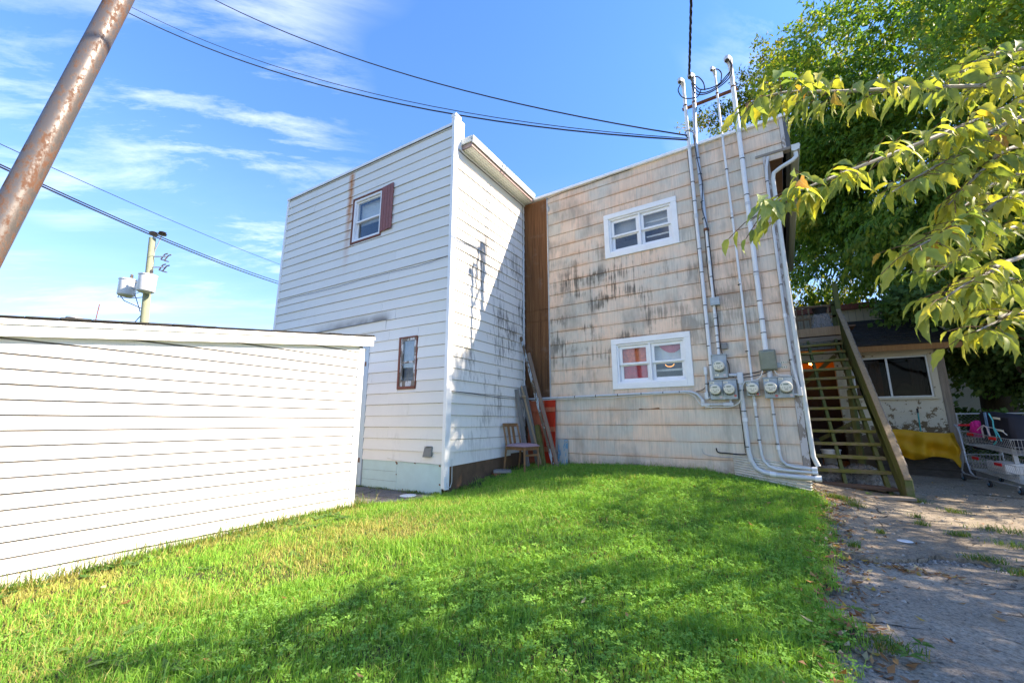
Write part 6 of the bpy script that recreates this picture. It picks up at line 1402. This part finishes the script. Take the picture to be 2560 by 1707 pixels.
BR = [
    ([(2.49, 4.27, 3.28), (1.2, 2.76, 2.75), (0.73, 2.34, 2.64), (0.4, 2.08, 2.58), (0.19, 1.89, 2.53), (0.07, 1.81, 2.48)], 54),
    ([(2.51, 4.16, 3.69), (1.12, 2.58, 2.58), (0.82, 2.34, 2.4), (0.49, 2.07, 2.21), (0.27, 1.88, 2.08), (0.12, 1.78, 2.0), (0.01, 1.72, 1.91)], 57),
    ([(2.55, 4.31, 3.51), (1.24, 2.9, 2.67), (0.93, 2.58, 2.41), (0.73, 2.4, 2.27), (0.54, 2.22, 2.12)], 39),
    ([(2.37, 4.19, 2.83), (1.09, 2.68, 2.18), (0.87, 2.49, 2.04), (0.68, 2.31, 1.92), (0.56, 2.23, 1.85)], 39),
    ([(2.26, 4.13, 2.44), (1.02, 2.64, 1.87), (0.86, 2.48, 1.78), (0.71, 2.33, 1.69), (0.61, 2.27, 1.61)], 33),
    ([(2.63, 4.35, 3.8), (1.32, 2.95, 3.07), (1.08, 2.74, 2.95), (0.9, 2.56, 2.77)], 24),
    ([(2.14, 4.05, 1.98), (1.03, 2.77, 1.65), (0.9, 2.63, 1.59), (0.78, 2.49, 1.53)], 21),
    ([(2.47, 4.25, 3.21), (1.17, 2.8, 2.47), (0.99, 2.62, 2.33), (0.85, 2.48, 2.19), (0.76, 2.42, 2.09)], 33),
    ([(2.84, 4.84, 3.65), (1.44, 3.38, 2.89), (1.15, 3.08, 2.77), (0.91, 2.87, 2.66), (0.69, 2.67, 2.51)], 30),
    ([(2.61, 4.7, 2.82), (1.3, 3.29, 2.23), (1.06, 3.02, 2.09), (0.88, 2.85, 1.96), (0.74, 2.7, 1.85)], 30),
    ([(2.73, 4.77, 3.24), (1.37, 3.33, 2.55), (1.12, 3.06, 2.39), (0.95, 2.89, 2.24), (0.8, 2.74, 2.1)], 30),
    ([(2.48, 4.61, 2.31), (1.24, 3.25, 1.93), (1.06, 3.02, 1.82), (0.94, 2.95, 1.74)], 30),
    ([(2.91, 4.89, 3.93), (1.51, 3.42, 3.25), (1.27, 3.15, 3.07), (1.09, 3.04, 2.91)], 30)]
rl = random.Random(5); nleaf = 0; XV = []; XF = []; XC = []; xo = 0
LMV = [np.array([v.co for v in m.vertices]) for m in LM]; LMF = np.array([p.vertices[:] for p in LM[0].polygons])
def bez(pts, t_):
    x = t_*(len(pts)-1); i = min(int(x), len(pts)-2); f = x-i; q = [Vector(p) for p in pts]
    a, b, c, d = q[max(i-1, 0)], q[i], q[i+1], q[min(i+2, len(q)-1)]
    return .5*((2*b)+(-a+c)*f+(2*a-5*b+4*c-d)*f*f+(-a+3*b-3*c+d)*f**3)
for pts, nn in BR:
    mb = MB(); path = [bez(pts, i/24) for i in range(25)]; mb.tube(path, [.013-.0105*i/24 for i in range(25)], 6); mb.build('branch', 'twig_grey', fg, smooth=True)
    pet = MB(); vis = .8/(len(pts)-1)
    node = 0; NN = int(nn*3.4); plen = sum((Vector(a)-Vector(b)).length for a, b in zip(pts[1:], pts[2:]))
    for k in range(NN):
        if k % 5 == 0:
            t_ = vis+(.93-vis)*min(1, (k+1+rl.uniform(-1, 1))/NN); t_ = min(.999, max(0, t_)); p = bez(pts, t_); node += 1; side = 1 if node % 2 else -1
            dv = (bez(pts, min(1, t_+.02))-bez(pts, max(0, t_-.02))).normalized(); sd = dv.cross(Vector((0, 0, 1))).normalized()*side
            pd = (sd*rl.uniform(.3, 1)+dv*rl.uniform(.2, .9)+Vector((0, 0, rl.uniform(-.5, .45)))).normalized(); pl2 = rl.uniform(.07, .15); e = p+pd*pl2
            pet.tube([p, p.lerp(e, .5)+Vector((0, 0, .012)), e], [.0022, .0018, .0015], 4, False); tone = rl.random()
        q5 = k % 5; f_ = (1, .72, .72, .38, .38)[q5]; a = (0, -1.0, 1.0, -1.1, 1.1)[q5]+rl.uniform(-.25, .25); e2 = p.lerp(e, f_)
        d0 = pd.copy(); d0.z -= rl.uniform(.35, 1.1); d0.normalize()
        d_ = (Matrix.Rotation(a, 3, Vector((0, 0, 1))) @ d0).normalized(); ln = rl.uniform(.05, .115)
        xv = d_; zv = (Vector((rl.uniform(-.6, .6), rl.uniform(-.6, .6), 1))); zv = (zv-xv*zv.dot(xv)).normalized(); yv = zv.cross(xv)
        wdt = rl.uniform(.75, 1.15)
        if nleaf < 298 and rl.random() < .30:
            o = bpy.data.objects.new('leaf', LM[rl.randrange(6)]); COL.objects.link(o); o.parent = fg; o.location = e2-fp; o.rotation_euler = Matrix((xv, yv, zv)).transposed().to_euler(); o.scale = (ln, ln*wdt, ln); nleaf += 1
        else:
            v_ = LMV[rl.randrange(6)]*np.array([ln, ln*wdt, ln]); XV.append(v_[:, :1]*np.array(xv)+v_[:, 1:2]*np.array(yv)+v_[:, 2:]*np.array(zv)+np.array(e2)); XF.append(LMF+xo); xo += len(v_)
            c_ = np.array((.20, .29, .09))*(1-tone)+np.array((.58, .53, .09))*tone; XC.append(np.repeat(c_[None]*rl.uniform(.8, 1.15), len(v_), 0))
    if pet.v: pet.build('leaf_stalks', 'twig_brown', fg)['kind'] = 'stuff'

o = mesh_np('foliage', np.concatenate(XV), np.concatenate(XF), np.concatenate(XC), 'tree_leaf', fg); o['kind'] = 'stuff'
# ------------------------------------------------------------------ grass, clover, weeds, litter
def lawn_pts(n, x0, x1, y0, y1, fr=.0):
    x = RNG.uniform(x0, x1, n); y = RNG.uniform(y0, y1, n)
    ok = x < edge(y)+wob(y)+fr*RNG.normal(0, 1, n)
    wx = np.interp(y, [3.2, 3.47, 3.8, 4.2, 4.52, 4.75], [-4.50, -4.44, -4.28, -4.15, -4.06, -4.03]); ok &= ~((y > 3.32) & (y < 4.8) & (x < wx+RNG.normal(0, .02, n)))
    ok &= ~((x < -4.25) & (y < 3.34)); ok &= ~((y > 4.7) & (x < -4.05)); ok &= y < 7.0-.0234*(x+3.49)
    bare = (x < -3.80+.1*np.sin(y*9)) & (y > 4.9); ok &= ~(bare & (RNG.random(n) > .18))
    bare2 = (x < -3.1) & (y > 6.2+.1*np.sin(x*20)); ok &= ~(bare2 & (RNG.random(n) > .45))
    return x[ok], y[ok]
def fbm(x, y, f, seed): return vnoise(np.stack([x, y, np.zeros_like(x)], 1), seed, f)
def dry_of(x, y):
    d = .55*fbm(x, y, 1.5, 3)+.35*fbm(x, y, 5, 4); d += .85*np.exp(-(((x+3.2)/.55)**2+((y-2.3)/.95)**2)) + .8*np.exp(-(((x+4.1)/.22)**2)) *(y < 3.3)+ .4*np.exp(-(((x+2.9)/.5)**2+((y-.8)/.5)**2)) + .7*np.exp(-(((x+1.0)/.6)**2+((y-6.75)/.16)**2))
    d += .5*np.clip((-2.3-x)/1.2, 0, 1)*(y < 4.2)+.5*np.exp(-(((x-edge(y))/.10)**2)); return np.clip(d-.25, 0, 1)
def blades(x, y, h, wd, lean, cols):
    n = len(x); z = gz(x, y)-.004; a = RNG.uniform(0, 6.283, n); b = RNG.uniform(0, 6.283, n); dx, dy = np.cos(a), np.sin(a); sx, sy = np.cos(b)*wd*.5, np.sin(b)*wd*.5; L1 = lean*h
    o = np.zeros(n); V = np.stack([np.stack([x-sx, y-sy, z], 1), np.stack([x+sx, y+sy, z], 1), np.stack([x+dx*L1*.32+sx*.8, y+dy*L1*.32+sy*.8, z+h*.58], 1), np.stack([x+dx*L1*.32-sx*.8, y+dy*L1*.32-sy*.8, z+h*.58], 1), np.stack([x+dx*L1, y+dy*L1, z+h*(1-.22*lean)], 1)], 1).reshape(-1, 3)
    k = np.arange(n)[:, None]*5; return V, k+np.array([[0, 1, 2, 3]]), k+np.array([[3, 2, 4]]), np.repeat(cols, 5, 0)
def dist(x, y): return np.sqrt(x*x+y*y)
parts = []
for (n, lo_, hi_) in ((330000, 0, 3.2), (330000, 3.0, 12)):
    x, y = lawn_pts(n, -4.3 if lo_ else -3.9, .6, -.2 if not lo_ else .2, 7.05 if lo_ else 3.4, .03); d = dist(x, y); k = (d >= lo_) & (d < hi_); x, y = x[k], y[k]; d = d[k]; m = len(x)
    h = RNG.gamma(6, .0070, m)*np.where(fbm(x, y, 3.2, 9) > .5, 1.7, 1)*np.where(RNG.random(m) < .05, 1.6, 1)*(.85+.25*fbm(x, y, 4, 19)); h = np.clip(h, .018, .13); h *= np.where((x < -4.15) & (y < 3.3), 1.5, 1)
    dr = dry_of(x, y); isdry = RNG.random(m) < dr*.85+.10; t_ = np.clip(RNG.normal(.5, .24, m)+.22*fbm(x, y, 2.5, 14), 0, 1)[:, None]
    c = np.array([.115, .30, .042])*(1-t_)+np.array([.29, .52, .085])*t_; cd_ = np.array([.45, .39, .15])*(1-t_)+np.array([.38, .42, .10])*t_; c = np.where(isdry[:, None], cd_, c)
    parts.append(blades(x, y, h*np.where(isdry, .75, 1), RNG.uniform(.0022, .0048, m)*(1 if not lo_ else 1.5), np.abs(RNG.normal(.45, .35, m)), c))
# long bent blades lying over the mown grass
x, y = lawn_pts(15000, -4.2, .5, .2, 6.9, .03); k = fbm(x, y, 1.9, 77) > -.1; x, y = x[k], y[k]; m = len(x); t_ = RNG.random(m)[:, None]; c = np.where(RNG.random(m)[:, None] < .2, np.array([.45, .38, .15]), np.array([.10, .24, .04])*(1-t_)+np.array([.24, .40, .10])*t_)
parts.append(blades(x, y, RNG.uniform(.05, .115, m), RNG.uniform(.003, .006, m), np.abs(RNG.normal(1.2, .35, m)), c))
# tall wisps along walls
x = np.concatenate([RNG.normal(-4.21, .035, 2600), RNG.uniform(-4.5, -4.05, 260), RNG.uniform(-3.4, .2, 900), RNG.uniform(-4.0, -3.3, 300)]); y = np.concatenate([RNG.uniform(.2, 3.34, 2600), RNG.uniform(3.3, 3.6, 260), RNG.normal(6.90, .03, 900), RNG.uniform(6.0, 6.9, 300)])
m = len(x); t_ = RNG.random(m)[:, None]; c = np.where(RNG.random(m)[:, None] < .3, np.array([.36, .29, .11]), np.array([.06, .15, .02])*(1-t_)+np.array([.14, .25, .04])*t_)
parts.append(blades(x, y, np.clip(RNG.gamma(3.2, .028, m), .03, .24)*np.where(y > 6, .6, 1), RNG.uniform(.003, .006, m), np.abs(RNG.normal(.5, .4, m)), c))
# weeds: grass tufts in driveway cracks and along the walk
TU = [(1.76, 7.21, .10, 150), (1.24, 6.21, .06, 80), (1.26, 6.56, .05, 60), (1.44, 5.92, .08, 120), (1.87, 6.37, .2, 240), (1.74, 5.72, .16, 160), (1.33, 5.01, .10, 180), (1.45, 4.69, .10, 220), (.36, 2.8, .10, 160), (.8, 5.55, .04, 70), (.49, 4.75, .04, 70), (.62, 6.9, .12, 420), (.75, 6.65, .08, 200), (1.55, 7.72, .07, 120), (-4.6, 4.57, .25, 520), (-5.3, 4.58, .3, 420), (-4.15, 4.6, .08, 260), (-5.75, 4.55, .1, 200), (2.3, 6.2, .2, 300), (-3.95, 5.0, .1, 160)]
X = []; Yv = []
for a, b, s, n in TU: X.append(RNG.normal(a, s*.6, n)); Yv.append(RNG.normal(b, s*(.18 if a < -4.3 else .35), n))
x = np.concatenate(X); y = np.minimum(np.concatenate(Yv), np.where(np.concatenate(X) < -4.1, 4.64, 99)); m = len(x); t_ = RNG.random(m)[:, None]; c = np.where(RNG.random(m)[:, None] < .18, np.array([.32, .26, .10]), np.array([.05, .13, .02])*(1-t_)+np.array([.13, .23, .04])*t_)
parts.append(blades(x, y, RNG.uniform(.02, .075, m), RNG.uniform(.003, .006, m), np.abs(RNG.normal(.7, .4, m)), c))
off = 0; VV = []; F4 = []; F3 = []; CC = []
for V, a, b, c in parts: VV.append(V); F4.append(a+off); F3.append(b+off); CC.append(c); off += len(V)
go = mesh_np('grass', np.concatenate(VV), np.concatenate(F4), np.concatenate(CC), 'grass_blade', F3=np.concatenate(F3)); tag(go, 'patchy mown grass of the sloping backyard lawn', 'grass', kind='stuff')
# clover
x, y = lawn_pts(60000, -3.6, .55, .1, 6.8, .03); dn = .55+.8*fbm(x, y, 1.6, 31)+.45*np.clip((x+2.2)/1.2, -1, 1)-dry_of(x, y); k = RNG.random(len(x)) < np.clip(dn, 0, 1)*np.clip(1.25-dist(x, y)/9, .2, 1); x, y = x[k], y[k]; m = len(x)
z = gz(x, y)+RNG.uniform(.018, .06, m); V = []; a0 = RNG.uniform(0, 6.283, m); s = RNG.uniform(.007, .0145, m); tx, ty = RNG.normal(0, .28, m), RNG.normal(0, .28, m)
for q in range(3):
    a = a0+q*2.094; dx, dy = np.cos(a), np.sin(a); px, py = -dy, dx
    for (f, g) in ((.05, 0), (.95, .62), (1.35, .0), (.95, -.62)):
        ox = (dx*f+px*g)*s; oy = (dy*f+py*g)*s; V.append(np.stack([x+ox, y+oy, z+ox*tx+oy*ty+(.15*s if f > .5 and g == 0 else 0)], 1))
V = np.stack(V, 1).reshape(-1, 3); F = (np.arange(m*3)[:, None]*4+np.array([[0, 1, 2, 3]])); t_ = np.clip(RNG.normal(.45, .25, m), 0, 1)[:, None]; c = np.array([.11, .29, .045])*(1-t_)+np.array([.26, .50, .09])*t_
co = mesh_np('clover', V, F, np.repeat(c, 12, 0), 'grass_blade'); tag(co, 'low clover leaves mixed into the shaded lawn', 'clover', kind='stuff')
# broad weeds: plantain and dock rosettes
P = []; D = []; Nn = []; Ln = []; Wd = []; Cw = []
sp = [(RNG.uniform(-3.6, .3), RNG.uniform(.4, 6.6), RNG.uniform(.035, .06)) for _ in range(120)]+[(-4.12+RNG.normal(0, .08), RNG.uniform(.3, 3.3), RNG.uniform(.045, .085)) for _ in range(60)]+[(RNG.normal(-3.9, .12), RNG.normal(2.75, .25), RNG.uniform(.06, .10)) for _ in range(14)]+[(-2.62, .80, .10), (-2.85, .95, .08), (-2.3, .9, .09), (-3.05, 1.1, .08), (-2.95, 1.25, .09), (-3.2, 1.05, .08), (-2.4, .6, .10), (.42, 2.75, .07), (.36, 2.85, .06), (.5, 2.9, .06), (1.02, 7.65, .09), (1.42, 7.72, .11), (1.2, 7.68, .07), (-3.95, 5.2, .07), (-3.9, 5.5, .06), (-3.85, 5.8, .06)]
for a, b, s in sp:
    n = RNG.integers(4, 8); z_ = g1(a, b)+.012
    for i in range(n):
        an = RNG.uniform(0, 6.28); P.append((a, b, z_)); D.append((math.cos(an), math.sin(an), RNG.uniform(.25, .9))); Nn.append((-math.cos(an)*.5, -math.sin(an)*.5, 1)); Ln.append(s*RNG.uniform(.7, 1.15)); Wd.append(s*RNG.uniform(.32, .5)); q = RNG.random(); Cw.append(np.array([.055, .15, .03])*(1-q)+np.array([.13, .24, .06])*q)
V, F, Cc = leaves(np.array(P), np.array(D), np.array(Nn), np.array(Ln), np.array(Wd), np.array(Cw), .35)
wo2 = mesh_np('weeds', V, None, Cc, 'grass_blade', F3=F); tag(wo2, 'broad-leaved weeds along the shed foot and in the lawn', 'weeds', kind='stuff')
# fallen leaves
n = 900; y = RNG.uniform(1.6, 7.4, n); x = edge(y)+RNG.normal(.07, .10, n)
x = np.concatenate([x, RNG.uniform(.2, 3.2, 420), RNG.uniform(-3.8, .2, 90), RNG.normal(.75, .2, 120)]); y = np.concatenate([y, RNG.uniform(2.2, 10, 420), RNG.uniform(.6, 6.5, 90), RNG.normal(4.45, .06, 120)]); m = len(x)
lw = x < edge(y)+.02; z = gz(x, y)+np.where(lw, RNG.uniform(.02, .05, m), np.where(y > crack(x), -.006, -.038)+.004)
an = RNG.uniform(0, 6.28, m); D = np.stack([np.cos(an), np.sin(an), RNG.normal(.05, .18, m)], 1); Nn = np.stack([RNG.normal(0, .35, m), RNG.normal(0, .35, m), np.ones(m)], 1); pal = np.array([(.20, .09, .04), (.30, .14, .06), (.36, .20, .09), (.42, .28, .06), (.22, .13, .08), (.40, .34, .20)]); Ln = RNG.uniform(.025, .075, m)
V, F, Cc = leaves(np.stack([x, y, z], 1), D, Nn, Ln, Ln*RNG.uniform(.25, .5, m), pal[RNG.integers(0, 6, m)], -.12)
lo2 = mesh_np('leaf_litter', V, None, Cc, 'litter', F3=F); tag(lo2, 'dry brown fallen leaves along the lawn edge and driveway', 'leaf litter', kind='stuff')
# loose stones on the driveway
n = 5200; x = np.concatenate([RNG.uniform(.15, 3.2, 3600), edge(RNG.uniform(1.8, 7.2, 1)[0])+np.abs(RNG.normal(0, .18, 700)), RNG.uniform(.3, 1.6, 900)]); y = np.concatenate([RNG.uniform(1.8, 9.5, 3600), RNG.uniform(1.8, 7.2, 700), np.zeros(900)])
x[3600:4300] = edge(y[3600:4300])+np.abs(RNG.normal(0, .16, 700)); y[4300:] = crack(x[4300:])-np.abs(RNG.normal(.03, .04, 900)); m = len(x)
z = gz(x, y)+np.where(y > crack(x), -.010, -.042); s = np.clip(RNG.gamma(2.2, .0026, m), .002, .02)
O8 = np.array([(1, 0, 0), (0, 1, 0), (-1, 0, 0), (0, -1, 0), (0, 0, .7), (0, 0, -.5)]); V = np.stack([x, y, z], 1)[:, None]+(O8[None]+RNG.normal(0, .22, (m, 6, 3)))*s[:, None, None]
F = np.arange(m)[:, None, None]*6+np.array([(0, 1, 4), (1, 2, 4), (2, 3, 4), (3, 0, 4), (1, 0, 5), (2, 1, 5), (3, 2, 5), (0, 3, 5)])[None]
t_ = RNG.random(m)[:, None]; c = np.array([.12, .11, .10])*(1-t_)+np.array([.42, .40, .37])*t_
so_ = mesh_np('gravel', V.reshape(-1, 3), None, np.repeat(c, 6, 0), 'litter', F3=F.reshape(-1, 3)); tag(so_, 'loose stones scattered over the worn driveway', 'gravel', kind='stuff')
for p in so_.data.polygons: p.use_smooth = False
